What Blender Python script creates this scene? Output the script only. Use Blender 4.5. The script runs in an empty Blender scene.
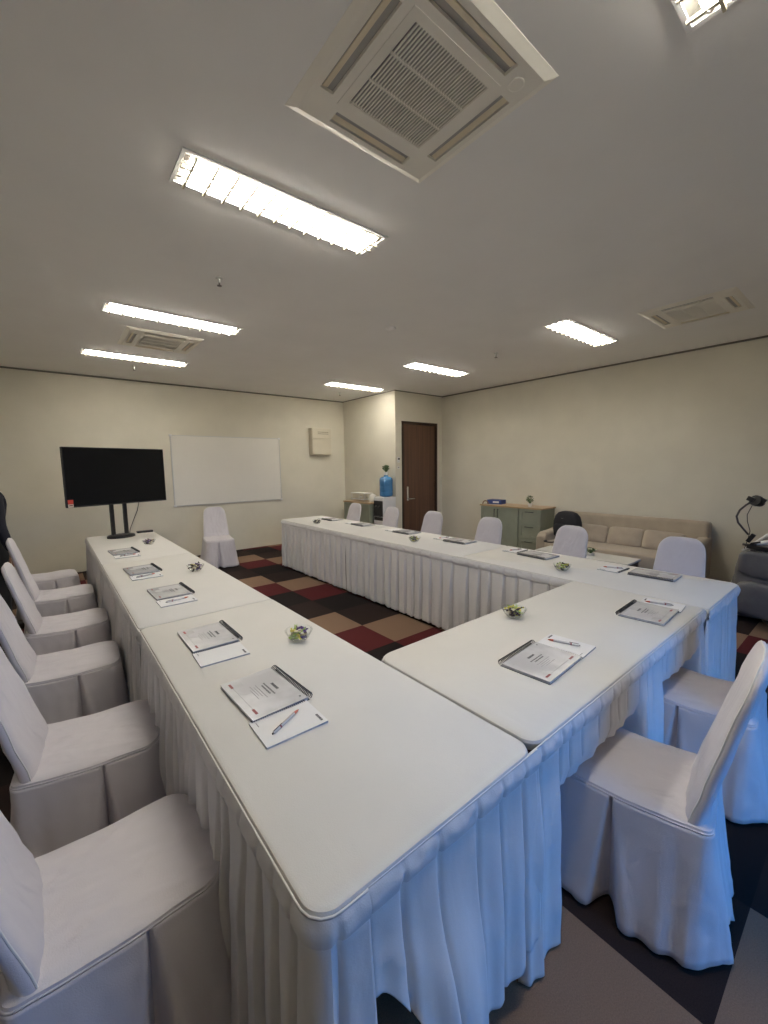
import bpy, bmesh, math, random
from mathutils import Vector, Matrix, noise
random.seed(7)
PI = math.pi
SC = bpy.context.scene
COL = SC.collection

# ------------------------------------------------------------------ materials
def lin(c):
    return tuple(((v/255)/12.92 if v/255 <= .04045 else ((v/255+.055)/1.055)**2.4) for v in c)

def mat(name, col, rough=.6, metal=0., var=.05, scale=6., bump=0., bscale=200., coat=0., sheen=0., spec=.5, emit=None, estr=0., trans=0., alpha=1., wrinkle=0.):
    m = bpy.data.materials.new(name); m.use_nodes = True
    nt = m.node_tree; b = nt.nodes['Principled BSDF']
    b.inputs['Roughness'].default_value = rough; b.inputs['Metallic'].default_value = metal
    b.inputs['Coat Weight'].default_value = coat; b.inputs['Coat Roughness'].default_value = .12
    b.inputs['Sheen Weight'].default_value = sheen
    b.inputs['Specular IOR Level'].default_value = spec
    b.inputs['Transmission Weight'].default_value = trans
    b.inputs['Alpha'].default_value = alpha
    if emit:
        b.inputs['Emission Color'].default_value = (*emit, 1); b.inputs['Emission Strength'].default_value = estr
    tc = nt.nodes.new('ShaderNodeTexCoord')
    if var > 0:
        n = nt.nodes.new('ShaderNodeTexNoise'); n.inputs['Scale'].default_value = scale; n.inputs['Detail'].default_value = 4
        nt.links.new(tc.outputs['Object'], n.inputs['Vector'])
        r = nt.nodes.new('ShaderNodeValToRGB')
        r.color_ramp.elements[0].position = .3; r.color_ramp.elements[1].position = .7
        r.color_ramp.elements[0].color = tuple(max(0, c*(1-var)) for c in col)+(1,)
        r.color_ramp.elements[1].color = tuple(min(1, c*(1+var)) for c in col)+(1,)
        nt.links.new(n.outputs['Fac'], r.inputs['Fac']); nt.links.new(r.outputs['Color'], b.inputs['Base Color'])
    else:
        b.inputs['Base Color'].default_value = (*col, 1)
    if bump > 0:
        bn = nt.nodes.new('ShaderNodeTexNoise'); bn.inputs['Scale'].default_value = bscale; bn.inputs['Detail'].default_value = 3
        nt.links.new(tc.outputs['Object'], bn.inputs['Vector'])
        bp = nt.nodes.new('ShaderNodeBump'); bp.inputs['Strength'].default_value = bump; bp.inputs['Distance'].default_value = .002
        nt.links.new(bn.outputs['Fac'], bp.inputs['Height']); nt.links.new(bp.outputs['Normal'], b.inputs['Normal'])
        if wrinkle > 0:
            wn_ = nt.nodes.new('ShaderNodeTexNoise'); wn_.inputs['Scale'].default_value = 7; wn_.inputs['Detail'].default_value = 2; wn_.inputs['Distortion'].default_value = .5
            mp_ = nt.nodes.new('ShaderNodeMapping'); mp_.inputs['Scale'].default_value = (1.7, .8, .7); mp_.inputs['Rotation'].default_value = (.3, .2, .6)
            nt.links.new(tc.outputs['Object'], mp_.inputs[0]); nt.links.new(mp_.outputs[0], wn_.inputs['Vector'])
            bw = nt.nodes.new('ShaderNodeBump'); bw.inputs['Strength'].default_value = wrinkle; bw.inputs['Distance'].default_value = .02
            nt.links.new(wn_.outputs['Fac'], bw.inputs['Height']); nt.links.new(bw.outputs['Normal'], bp.inputs['Normal'])
    return m

M = {}
M['wall'] = mat('wall_paint', (.67, .635, .535), .8, var=.03, scale=3, bump=.15, bscale=120)
M['ceiling'] = mat('ceiling_paint', (.94, .935, .92), .85, var=.02, scale=2)
M['gap'] = mat('shadow_gap', (.16, .15, .13), .8, var=0)  # dark tone painted as the shade in the ceiling joint; also backs the door
M['cloth'] = mat('table_cloth', (.66, .645, .615), .85, var=.02, scale=4, bump=.25, bscale=350, sheen=.1, wrinkle=.06)
M['skirt'] = mat('skirt_cloth', (.66, .65, .655), .75, var=.03, scale=5, bump=.2, bscale=300, sheen=.15, wrinkle=.3)
M['chair'] = mat('chair_cloth', (.62, .59, .625), .82, var=.03, scale=5, bump=.3, bscale=300, sheen=.15, wrinkle=.6)
M['piping'] = mat('piping', (.72, .71, .69), .6, var=0)
M['stitch'] = mat('stitch_shadow', (.42, .41, .41), .9, var=0)
M['black'] = mat('black_plastic', (.012, .012, .014), .35, var=.1)
M['screen'] = mat('screen', (.006, .0065, .008), .18, var=0, spec=.25)
M['black_fabric'] = mat('black_fabric', (.014, .014, .018), .85, var=.2, bump=.5, bscale=150)
M['white_plastic'] = mat('white_plastic', (.74, .74, .74), .4, var=.02)
M['ac'] = mat('ac_plastic', (.93, .90, .81), .5, var=.01)
M['ac_slot'] = mat('ac_slot', (.85, .76, .58), .6, var=.02)
M['ac_dark'] = mat('ac_dark', (.30, .29, .28), .7, var=0)
M['ac_vane'] = mat('ac_vane', (.42, .41, .39), .5, var=0)
M['board'] = mat('whiteboard', (.76, .735, .68), .28, var=.02, scale=1.5)
M['alu'] = mat('aluminium', (.62, .62, .60), .35, .6, var=.03)
M['silver'] = mat('silver', (.7, .7, .72), .25, 1., var=0)
M['beige_metal'] = mat('beige_metal', (.62, .57, .46), .5, var=.03)
M['beige_dark'] = mat('slot_dark', (.28, .25, .18), .7, var=0)
M['sage'] = mat('sage_paint', (.25, .27, .21), .55, var=.05)
M['oak'] = mat('oak_top', (.50, .36, .21), .45, var=.15, scale=12)
M['sofa'] = mat('sofa_fabric', (.40, .335, .255), .9, var=.06, scale=8, bump=.5, bscale=250, sheen=.2)
M['sofa_cushion'] = mat('cushion_fabric', (.40, .335, .26), .9, var=.07, scale=8, bump=.5, bscale=250, sheen=.2)
M['leg_wood'] = mat('leg_wood', (.09, .05, .03), .5, var=.1)
M['glasstop'] = mat('table_top_white', (.66, .66, .64), .15, var=.02)
M['grey_leather'] = mat('grey_leather', (.125, .120, .120), .42, var=.15, scale=10, bump=.3, bscale=120)
M['dark_leather'] = mat('dark_leather', (.022, .02, .022), .35, var=.1, scale=8)
M['bottle'] = mat('blue_bottle', (.05, .19, .40), .2, var=.05, coat=.5)
M['blue_box'] = mat('blue_box', (.03, .06, .22), .5, var=.1)
M['brown'] = mat('brown_wicker', (.20, .10, .05), .7, var=.2)
M['leaf'] = mat('leaf', (.06, .12, .03), .55, var=.4, scale=30)
M['flower'] = mat('pale_flower', (.6, .62, .45), .6, var=.1)
M['ceramic'] = mat('ceramic', (.78, .77, .73), .25, var=.02)
M['paper'] = mat('paper', (.72, .72, .735), .6, var=.02)
M['page_edge'] = mat('page_edge', (.46, .48, .52), .7, var=.2, scale=60)
M['cover'] = mat('plastic_cover', (.60, .60, .62), .25, var=.10, scale=14, coat=.7)
M['backcard'] = mat('back_card', (.05, .07, .09), .4, var=0)
M['ink'] = mat('ink', (.05, .05, .06), .5, var=0)
M['ink_grey'] = mat('ink_grey', (.26, .26, .28), .5, var=0)
M['ink_pale'] = mat('ink_pale', (.44, .44, .46), .5, var=0)
M['ink_red'] = mat('ink_red', (.20, .03, .035), .5, var=0)
M['wire'] = mat('binding_wire', (.03, .03, .035), .3, .6, var=0)
M['pen_body'] = mat('pen_body', (.66, .66, .68), .25, .3, var=0)
M['pen_red'] = mat('pen_red', (.45, .09, .05), .3, var=0)
M['wrap_yellow'] = mat('wrap_yellow', (.62, .55, .10), .3, var=.15)
M['wrap_green'] = mat('wrap_green', (.38, .50, .16), .3, var=.15)
M['wrap_purple'] = mat('wrap_purple', (.16, .08, .30), .3, var=.15)
M['wrap_dark'] = mat('wrap_dark', (.06, .035, .04), .3, var=.15)
M['wrap_cream'] = mat('wrap_cream', (.66, .58, .42), .3, var=.15)
M['skin'] = mat('skin', (.36, .20, .13), .55, var=.05)
M['hair'] = mat('hair', (.012, .009, .008), .5, var=.2, bump=.6, bscale=90)
M['shirt'] = mat('black_shirt', (.010, .011, .020), .9, var=.2, bump=.3, bscale=90)
M['trouser'] = mat('charcoal_trousers', (.030, .032, .036), .9, var=.1, bump=.3, bscale=120)
M['shoe'] = mat('shoe_leather', (.02, .015, .012), .4, var=.1)
M['red_sticker'] = mat('sticker_red', (.55, .05, .03), .5, var=0)
M['cream_sticker'] = mat('sticker_cream', (.75, .68, .58), .5, var=0)
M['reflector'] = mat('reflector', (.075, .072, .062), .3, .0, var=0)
M['blade'] = mat('louver_blade', (.55, .50, .38), .5, .0, var=0)
M['tube'] = mat('lamp_tube', (.9, .9, .9), .4, var=0, emit=(1.0, .945, .84), estr=36.)
M['lamp_end'] = mat('tube_cap', (.25, .22, .20), .4, .5, var=0)
M['steel'] = mat('dark_steel', (.10, .09, .09), .4, .8, var=0)

def glass(name, tint, facing=.12):
    m = bpy.data.materials.new(name); m.use_nodes = True; nt = m.node_tree
    nt.nodes.remove(nt.nodes['Principled BSDF'])
    t = nt.nodes.new('ShaderNodeBsdfTransparent'); t.inputs[0].default_value = (*tint, 1)
    g = nt.nodes.new('ShaderNodeBsdfGlossy'); g.inputs['Roughness'].default_value = .03
    f = nt.nodes.new('ShaderNodeLayerWeight'); f.inputs['Blend'].default_value = facing
    x = nt.nodes.new('ShaderNodeMixShader')
    mu = nt.nodes.new('ShaderNodeMath'); mu.operation = 'MULTIPLY'; mu.inputs[1].default_value = .4; nt.links.new(f.outputs['Fresnel'], mu.inputs[0])
    nt.links.new(mu.outputs[0], x.inputs[0]); nt.links.new(t.outputs[0], x.inputs[1]); nt.links.new(g.outputs[0], x.inputs[2])
    nt.links.new(x.outputs[0], nt.nodes['Material Output'].inputs[0])
    return m
M['glass'] = glass('bowl_glass', (.975, .985, .98), .12)
M['pane'] = glass('window_glass', (.96, .98, .98), .1)

def carpet():
    m = bpy.data.materials.new('carpet_tiles'); m.use_nodes = True; nt = m.node_tree; L = nt.links.new
    b = nt.nodes['Principled BSDF']; b.inputs['Roughness'].default_value = .95; b.inputs['Specular IOR Level'].default_value = .15
    tc = nt.nodes.new('ShaderNodeTexCoord'); s = nt.nodes.new('ShaderNodeSeparateXYZ'); L(tc.outputs['Object'], s.inputs[0])
    def mth(op, a, v=None, bb=None):
        n = nt.nodes.new('ShaderNodeMath'); n.operation = op; L(a, n.inputs[0])
        if bb is not None: L(bb, n.inputs[1])
        elif v is not None: n.inputs[1].default_value = v
        return n.outputs[0]
    fx = mth('MULTIPLY', mth('ADD', s.outputs[0], -.30), 2.); fy = mth('MULTIPLY', mth('ADD', s.outputs[1], -.19), 2.)
    i = mth('FLOOR', fx); j = mth('FLOOR', fy)
    k = mth('FLOORED_MODULO', mth('ADD', i, bb=j), 4.)
    kk = mth('MULTIPLY', mth('ADD', k, .5), .25)
    r = nt.nodes.new('ShaderNodeValToRGB'); r.color_ramp.interpolation = 'CONSTANT'
    e = r.color_ramp.elements
    e[0].position = 0; e[0].color = (.088, .016, .018, 1)
    e[1].position = .25; e[1].color = (.225, .145, .098, 1)
    for p, c in ((.5, (.028, .018, .016, 1)), (.75, (.016, .012, .012, 1))):
        q = e.new(p); q.color = c
    L(kk, r.inputs['Fac'])
    n = nt.nodes.new('ShaderNodeTexNoise'); n.inputs['Scale'].default_value = 260; n.inputs['Detail'].default_value = 2; L(tc.outputs['Object'], n.inputs['Vector'])
    mr = nt.nodes.new('ShaderNodeMapRange'); mr.inputs['To Min'].default_value = .65; mr.inputs['To Max'].default_value = 1.35; L(n.outputs['Fac'], mr.inputs['Value'])
    mx = nt.nodes.new('ShaderNodeMix'); mx.data_type = 'RGBA'; mx.blend_type = 'MULTIPLY'; mx.inputs['Factor'].default_value = 1
    L(r.outputs['Color'], mx.inputs['A']); L(mr.outputs[0], mx.inputs['B']); L(mx.outputs['Result'], b.inputs['Base Color'])
    bp = nt.nodes.new('ShaderNodeBump'); bp.inputs['Strength'].default_value = .5; bp.inputs['Distance'].default_value = .003
    L(n.outputs['Fac'], bp.inputs['Height']); L(bp.outputs[0], b.inputs['Normal'])
    return m
M['carpet'] = carpet()

def wood(name, c1, c2, axis='Z', rough=.4):
    m = bpy.data.materials.new(name); m.use_nodes = True; nt = m.node_tree; L = nt.links.new
    b = nt.nodes['Principled BSDF']; b.inputs['Roughness'].default_value = rough
    tc = nt.nodes.new('ShaderNodeTexCoord'); mp = nt.nodes.new('ShaderNodeMapping')
    sc = {'X': (.6, 22, 22), 'Y': (22, .6, 22), 'Z': (22, 22, .6)}[axis]
    mp.inputs['Scale'].default_value = sc; L(tc.outputs['Object'], mp.inputs[0])
    n = nt.nodes.new('ShaderNodeTexNoise'); n.inputs['Scale'].default_value = 1; n.inputs['Detail'].default_value = 5; L(mp.outputs[0], n.inputs['Vector'])
    r = nt.nodes.new('ShaderNodeValToRGB'); r.color_ramp.elements[0].position = .3; r.color_ramp.elements[1].position = .7
    r.color_ramp.elements[0].color = (*c1, 1); r.color_ramp.elements[1].color = (*c2, 1)
    L(n.outputs['Fac'], r.inputs['Fac']); L(r.outputs['Color'], b.inputs['Base Color'])
    return m
M['door'] = wood('door_veneer', (.075, .036, .022), (.135, .065, .040))
M['door_frame'] = wood('door_frame_wood', (.030, .017, .011), (.045, .025, .016))
M['oak'] = wood('oak_worktop', (.40, .28, .15), (.56, .41, .25), 'Y')

# ------------------------------------------------------------------ mesh helpers
class MB:
    def __init__(s): s.v = []; s.f = []
    def add(s, vs, fs):
        n = len(s.v); s.v += [tuple(v) for v in vs]; s.f += [tuple(i+n for i in f) for f in fs]
        return s
    def box(s, c, d, rot=None):
        hx, hy, hz = d[0]/2, d[1]/2, d[2]/2
        vs = [Vector((x, y, z)) for z in (-hz, hz) for y in (-hy, hy) for x in (-hx, hx)]
        if rot is not None: vs = [rot @ v for v in vs]
        return s.add([v+Vector(c) for v in vs], [(0, 2, 3, 1), (4, 5, 7, 6), (0, 1, 5, 4), (1, 3, 7, 5), (3, 2, 6, 7), (2, 0, 4, 6)])
    def b2(s, x0, x1, y0, y1, z0, z1): return s.box(((x0+x1)/2, (y0+y1)/2, (z0+z1)/2), (x1-x0, y1-y0, z1-z0))
    def rings(s, rs, closed=True, cap0=True, cap1=True):
        n = len(rs[0]); b = len(s.v)
        for r in rs: s.v += [tuple(p) for p in r]
        for k in range(len(rs)-1):
            for i in range(n if closed else n-1):
                j = (i+1) % n
                s.f.append((b+k*n+i, b+k*n+j, b+(k+1)*n+j, b+(k+1)*n+i))
        if cap0: s.f.append(tuple(b+i for i in reversed(range(n))))
        if cap1: s.f.append(tuple(b+(len(rs)-1)*n+i for i in range(n)))
        return s
    def tube(s, pts, r, n=8, caps=True):
        pts = [Vector(p) for p in pts]; rs = []; up = None
        for i, p in enumerate(pts):
            d = (pts[min(i+1, len(pts)-1)]-pts[max(i-1, 0)]).normalized()
            if up is None: up = Vector((0, 0, 1)) if abs(d.z) < .9 else Vector((1, 0, 0))
            a = d.cross(up).normalized(); b_ = a.cross(d).normalized(); up = b_
            rr = r[i] if isinstance(r, (list, tuple)) else r
            rs.append([p+(a*math.cos(2*PI*k/n)+b_*math.sin(2*PI*k/n))*rr for k in range(n)])
        return s.rings(rs, True, caps, caps)
    def lathe(s, prof, c=(0, 0, 0), n=24, cap0=True, cap1=True):
        return s.rings([[(c[0]+r*math.cos(2*PI*k/n), c[1]+r*math.sin(2*PI*k/n), c[2]+z) for k in range(n)] for r, z in prof], True, cap0, cap1)
    def sup(s, c, d, e1=.5, e2=.5, n=28, m=16, rot=None):
        def pw(v, e): return math.copysign(abs(v)**e, v)
        rs = []
        for i in range(1, m):
            t = -PI/2+PI*i/m
            rs.append([Vector((d[0]/2*pw(math.cos(t), e1)*pw(math.cos(2*PI*k/n), e2), d[1]/2*pw(math.cos(t), e1)*pw(math.sin(2*PI*k/n), e2), d[2]/2*pw(math.sin(t), e1))) for k in range(n)])
        if rot is not None: rs = [[rot @ p for p in r] for r in rs]
        return s.rings([[p+Vector(c) for p in r] for r in rs])
    def build(s, name, m, parent=None, loc=None, smooth=False, bevel=0, seg=2, angle=None):
        me = bpy.data.meshes.new(name); me.from_pydata(s.v, [], s.f); me.update()
        bm = bmesh.new(); bm.from_mesh(me); bmesh.ops.recalc_face_normals(bm, faces=bm.faces); bm.to_mesh(me); bm.free()
        o = bpy.data.objects.new(name, me); COL.objects.link(o)
        mm = M[m] if isinstance(m, str) else m
        me.materials.append(mm)
        if parent is not None: o.parent = parent
        if loc is not None: o.location = loc
        if smooth:
            for p in me.polygons: p.use_smooth = True
            if angle:
                me.update()
                me.set_sharp_from_angle(angle=math.radians(angle))
        if bevel:
            b = o.modifiers.new('bevel', 'BEVEL'); b.width = bevel; b.segments = seg; b.limit_method = 'ANGLE'
            b.harden_normals = False
        return o

def empty(name, loc=(0, 0, 0), rz=0.):
    o = bpy.data.objects.new(name, None); COL.objects.link(o); o.location = loc; o.rotation_euler = (0, 0, rz)
    o.empty_display_size = .1
    return o
def tag(o, label, cat, group=None):
    o['label'] = label; o['category'] = cat
    if group: o['group'] = group
    return o
def struct(o):
    o['kind'] = 'structure'; return o
def copy_tree(o, parent=None):
    c = o.copy(); COL.objects.link(c)
    if parent is not None: c.parent = parent
    for ch in list(o.children): copy_tree(ch, c)
    return c
def V(*a): return Vector(a)
def RZ(a): return Matrix.Rotation(a, 3, 'Z')
def RX(a): return Matrix.Rotation(a, 3, 'X')
def RY(a): return Matrix.Rotation(a, 3, 'Y')
def sm(t):
    t = max(0., min(1., t)); return t*t*(3-2*t)
def arc(cx, cy, r, a0, a1, n=6):
    return [(cx+r*math.cos(math.radians(a0+(a1-a0)*i/n)), cy+r*math.sin(math.radians(a0+(a1-a0)*i/n))) for i in range(n+1)]
def rrect(x0, x1, y0, y1, rs):      # counterclockwise from lower left; rs = radii (ll, lr, ur, ul)
    p = []
    for (cx, cy, a, r) in ((x0, y0, 180, rs[0]), (x1, y0, 270, rs[1]), (x1, y1, 0, rs[2]), (x0, y1, 90, rs[3])):
        r = max(r, .003)
        sx = 1 if cx == x0 else -1; sy = 1 if cy == y0 else -1
        p += arc(cx+sx*r, cy+sy*r, r, a, a+90, 8 if r > .01 else 2)
    return p

# ------------------------------------------------------------------ room shell
H = 3.0; YB = 7.82; XR = 6.55; XP = 5.24; YD = 6.055; XL = -1.9; YS = -1.5
struct(MB().b2(XL, XR, YS, YB, -.05, 0).build('floor', 'carpet'))
struct(MB().b2(XL-.1, XP+.02, YB, YB+.1, -.05, H+.2).build('wall_back', 'wall'))
struct(MB().b2(XP, XP+.1, YD+.1, YB, -.05, H+.2).build('wall_niche', 'wall'))
struct(MB().b2(XR, XR+.1, YS-.1, YD+.1, -.05, H+.2).build('wall_right', 'wall'))
struct(MB().b2(XL-.1, XL, YS-.1, YB, -.05, H+.2).build('wall_left', 'wall'))
DX0, DX1, DZ = 5.40, 6.395, 2.43
w = MB().b2(XP, DX0, YD, YD+.1, -.05, H+.2).b2(DX1, XR, YD, YD+.1, -.05, H+.2).b2(DX0, DX1, YD, YD+.1, DZ, H+.2)
struct(w.build('wall_door_side', 'wall'))
WX0, WX1, WZ0, WZ1 = 1.0, 2.8, .25, 2.45
w = MB().b2(XL, WX0, YS-.1, YS, -.05, H+.2).b2(WX1, XR, YS-.1, YS, -.05, H+.2).b2(WX0, WX1, YS-.1, YS, -.05, WZ0).b2(WX0, WX1, YS-.1, YS, WZ1, H+.2)
struct(w.build('wall_front', 'wall'))
# window behind the camera
wf = MB()
for a in ((WX0, WX0+.05, WZ0, WZ1), (WX1-.05, WX1, WZ0, WZ1), (WX0, WX1, WZ0, WZ0+.05), (WX0, WX1, WZ1-.05, WZ1), ((WX0+WX1)/2-.025, (WX0+WX1)/2+.025, WZ0, WZ1)):
    wf.b2(a[0], a[1], YS-.08, YS-.03, a[2], a[3])
win = struct(wf.build('window_1', 'alu'))
MB().b2(WX0+.02, WX1-.02, YS-.058, YS-.052, WZ0+.02, WZ1-.02).build('pane', 'pane', win)

# light positions (x centre, y centre)
FIX = [(1.185, .405), (1.185, 2.245), (1.09, 4.47), (1.025, 6.29), (4.74, 2.27), (4.68, 4.43), (4.46, 6.25)]
FL, FW = 1.17, .25
# ceiling with openings for the recessed lights
xs = sorted({XL-.1, XR+.1} | {round(x-FL/2, 4) for x, y in FIX} | {round(x+FL/2, 4) for x, y in FIX})
ys = sorted({YS-.1, YB+.1} | {round(y-FW/2, 4) for x, y in FIX} | {round(y+FW/2, 4) for x, y in FIX})
cb = MB(); vid = {}
for i in range(len(xs)-1):
    for j in range(len(ys)-1):
        cx, cy = (xs[i]+xs[i+1])/2, (ys[j]+ys[j+1])/2
        if any(abs(cx-x) < FL/2 and abs(cy-y) < FW/2 for x, y in FIX): continue
        cb.add([(xs[i], ys[j], H), (xs[i], ys[j+1], H), (xs[i+1], ys[j+1], H), (xs[i+1], ys[j], H)], [(0, 1, 2, 3)])
ceil_o = struct(cb.build('ceiling', 'ceiling'))
bm = bmesh.new(); bm.from_mesh(ceil_o.data); bmesh.ops.remove_doubles(bm, verts=bm.verts, dist=.0005); bm.to_mesh(ceil_o.data); bm.free()
MB().b2(XL-.1, XR+.1, YS-.1, YB+.1, H+.16, H+.2).build('ceiling_slab', 'ceiling', ceil_o)
# dark strips along the wall tops, shade of the ceiling gap put into their colour
struct(MB().b2(XL, XP, YB-.012, YB, H-.022, H).build('gap_shade_strip_1', 'gap'))
struct(MB().b2(XP-.01, XP, YD-.01, YB, H-.014, H).build('gap_shade_strip_2', 'gap'))
struct(MB().b2(XP-.01, XR, YD-.012, YD, H-.018, H).build('gap_shade_strip_3', 'gap'))
struct(MB().b2(XR-.012, XR, YS, YD, H-.022, H).build('gap_shade_strip_4', 'gap'))
# door
dr = struct(MB().b2(DX0+.05, DX1-.05, YD+.02, YD+.06, .005, DZ-.045).build('door_1', 'door', bevel=.002))
fr = MB().b2(DX0, DX0+.05, YD-.012, YD+.1, 0, DZ).b2(DX1-.05, DX1, YD-.012, YD+.1, 0, DZ).b2(DX0+.05, DX1-.05, YD-.012, YD+.1, DZ-.05, DZ)
MBf = fr.build('door_frame', 'door_frame', dr, bevel=.003)
MB().b2(5.535, 5.585, YD+.008, YD+.02, .87, 1.15).build('lock_plate', 'silver', dr, bevel=.004)
MB().tube([(5.56, YD+.01, .905), (5.56, YD-.04, .905)], .010).tube([(5.56, YD-.04, .905), (5.70, YD-.04, .905)], .009).build('door_handle', 'silver', dr, smooth=True, angle=50)
MB().b2(DX0-.02, DX1+.02, YD+.1, YD+.14, 0, DZ+.02).build('closing_panel', 'gap', dr)

# ------------------------------------------------------------------ ceiling lights
def make_fixture():
    t = empty('ceiling_light')
    L2, W2 = FL/2, FW/2
    fr = MB()
    for a in ((-L2-.012, L2+.012, -W2-.012, -W2+.004), (-L2-.012, L2+.012, W2-.004, W2+.012), (-L2-.012, -L2+.004, -W2+.004, W2-.004), (L2-.004, L2+.012, -W2+.004, W2-.004)):
        fr.b2(a[0], a[1], a[2], a[3], -.007, .002)
    fr.build('frame', 'white_plastic', t)
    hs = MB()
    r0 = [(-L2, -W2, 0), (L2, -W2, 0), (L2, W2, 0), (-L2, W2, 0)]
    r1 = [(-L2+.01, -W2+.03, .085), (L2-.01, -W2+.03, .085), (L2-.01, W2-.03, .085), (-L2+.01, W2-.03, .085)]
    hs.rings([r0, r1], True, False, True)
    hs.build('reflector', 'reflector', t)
    for y in (-.068, 0, .068):
        tb = MB().tube([(-L2+.035, y, -.004), (L2-.035, y, -.004)], .016, 8).build('tube', 'tube', t, smooth=True, angle=50)
        for xa in (-L2+.012, L2-.035): MB().tube([(xa, y, .004), (xa+.023, y, .004)], .014, 8).build('tube_cap', 'lamp_end', tb)
    lv = MB()
    for y in (-.034, .034):
        lv.rings([[(x, y-.005, -.0265), (x, y+.005, -.0265), (x, y+.005, -.0155), (x, y-.005, -.0155)] for x in (-L2+.001, L2-.001)])
    n = 12
    for i in range(n):
        x = -L2+FL*(i+.5)/n
        lv.rings([[(x-.005, y, -.026), (x+.005, y, -.026), (x+.005, y, -.015), (x-.005, y, -.015)] for y in (-W2+.002, W2-.002)])
    lv.build('louver', 'blade', t)
    return t
LL = ['long ceiling light nearest the camera, cut off at the top of the photo',
      'large louvred ceiling light over the near left table, biggest whole one in the photo',
      'louvred ceiling light between the big one and the far air vent above the screen',
      'louvred ceiling light nearest the wall with the television and whiteboard',
      'louvred ceiling light beside the air conditioner at the right',
      'louvred ceiling light in front of the door, middle of the right hand row',
      'louvred ceiling light over the corner with the water dispenser']
fx0 = make_fixture()
for i, (x, y) in enumerate(FIX):
    o = fx0 if i == 0 else copy_tree(fx0)
    o.location = (x, y, H); tag(o, LL[i], 'ceiling light', 'recessed louvred ceiling lights')

# ------------------------------------------------------------------ cassette air conditioners
def slab_holes(mb, X, Y, z0, z1, holes):
    xs = sorted({X[0], X[1]} | {h[0] for h in holes} | {h[1] for h in holes}); ys = sorted({Y[0], Y[1]} | {h[2] for h in holes} | {h[3] for h in holes})
    solid = {}
    for i in range(len(xs)-1):
        for j in range(len(ys)-1):
            cx, cy = (xs[i]+xs[i+1])/2, (ys[j]+ys[j+1])/2
            solid[i, j] = not any(h[0] < cx < h[1] and h[2] < cy < h[3] for h in holes)
    for (i, j), ok in solid.items():
        if not ok: continue
        a, b, c, d = xs[i], xs[i+1], ys[j], ys[j+1]
        mb.add([(a, c, z0), (b, c, z0), (b, d, z0), (a, d, z0)], [(0, 3, 2, 1)])
        for (di, dj, p, q) in ((-1, 0, (a, c), (a, d)), (1, 0, (b, c), (b, d)), (0, -1, (a, c), (b, c)), (0, 1, (a, d), (b, d))):
            if not solid.get((i+di, j+dj), False):
                mb.add([(*p, z0), (*q, z0), (*q, z1), (*p, z1)], [(0, 1, 2, 3)])
def make_ac():
    t = empty('ceiling_air_conditioner')
    b = MB()
    hs = [(-.20, .20, -.31, -.255), (-.20, .20, .255, .31), (-.31, -.255, -.20, .20), (.255, .31, -.20, .20)]
    slab_holes(b, (-.335, .335), (-.335, .335), -.028, 0, hs+[(-.186, .186, -.186, .186)])
    # sloping outer rim
    b.rings([[(-.335, -.335, -.028), (.335, -.335, -.028), (.335, .335, -.028), (-.335, .335, -.028)], [(-.37, -.37, -.004), (.37, -.37, -.004), (.37, .37, -.004), (-.37, .37, -.004)], [(-.37, -.37, 0), (.37, -.37, 0), (.37, .37, 0), (-.37, .37, 0)]], True, False, False)
    b.build('panel', 'ac', t)
    # raised square lip round the grille
    lip = MB(); slab_holes(lip, (-.222, .222), (-.222, .222), -.032, -.027, [(-.190, .190, -.190, .190)]); lip.build('grille_frame', 'ac', t)
    g = MB()
    for i in range(28):
        y = -.182+.364*(i+.5)/28
        g.b2(y-.0032, y+.0032, -.186, .186, -.030, -.022)
    for x in (-.062, .062): g.b2(-.186, .186, x-.003, x+.003, -.0325, -.018)
    g.build('grille', 'ac', t)
    MB().b2(-.19, .19, -.19, .19, -.012, -.006).build('filter', 'ac_dark', t)
    for k in range(4):
        R = RZ(k*PI/2)
        v = MB(); v.box(R @ V(0, -.292, -.014), (.39, .026, .004), R @ RX(.5)); v.build('vane', 'ac_slot', t)
        d = MB(); d.box(R @ V(0, -.283, -.004), (.40, .055, .004), R); d.build('outlet', 'ac_vane', t)
    MB().lathe([(.030, 0), (.030, -.003), (.026, -.005)], (.262, -.262, -.028), 20).build('corner_cap', 'ac', t)
    return t
ac0 = make_ac()
AL = ['large square ceiling air conditioner at the top of the photo', 'square ceiling air conditioner at the right, near the sofa wall', 'pale square ceiling air conditioner between two lights near the television wall']
for i, (x, y) in enumerate(((1.22, 1.26), (4.9, 1.285), (1.11, 5.32))):
    o = ac0 if i == 0 else copy_tree(ac0)
    o.scale = (1, 1, .55)
    o.location = (x, y, H); tag(o, AL[i], 'air conditioner', 'ceiling cassette air conditioners')

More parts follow.
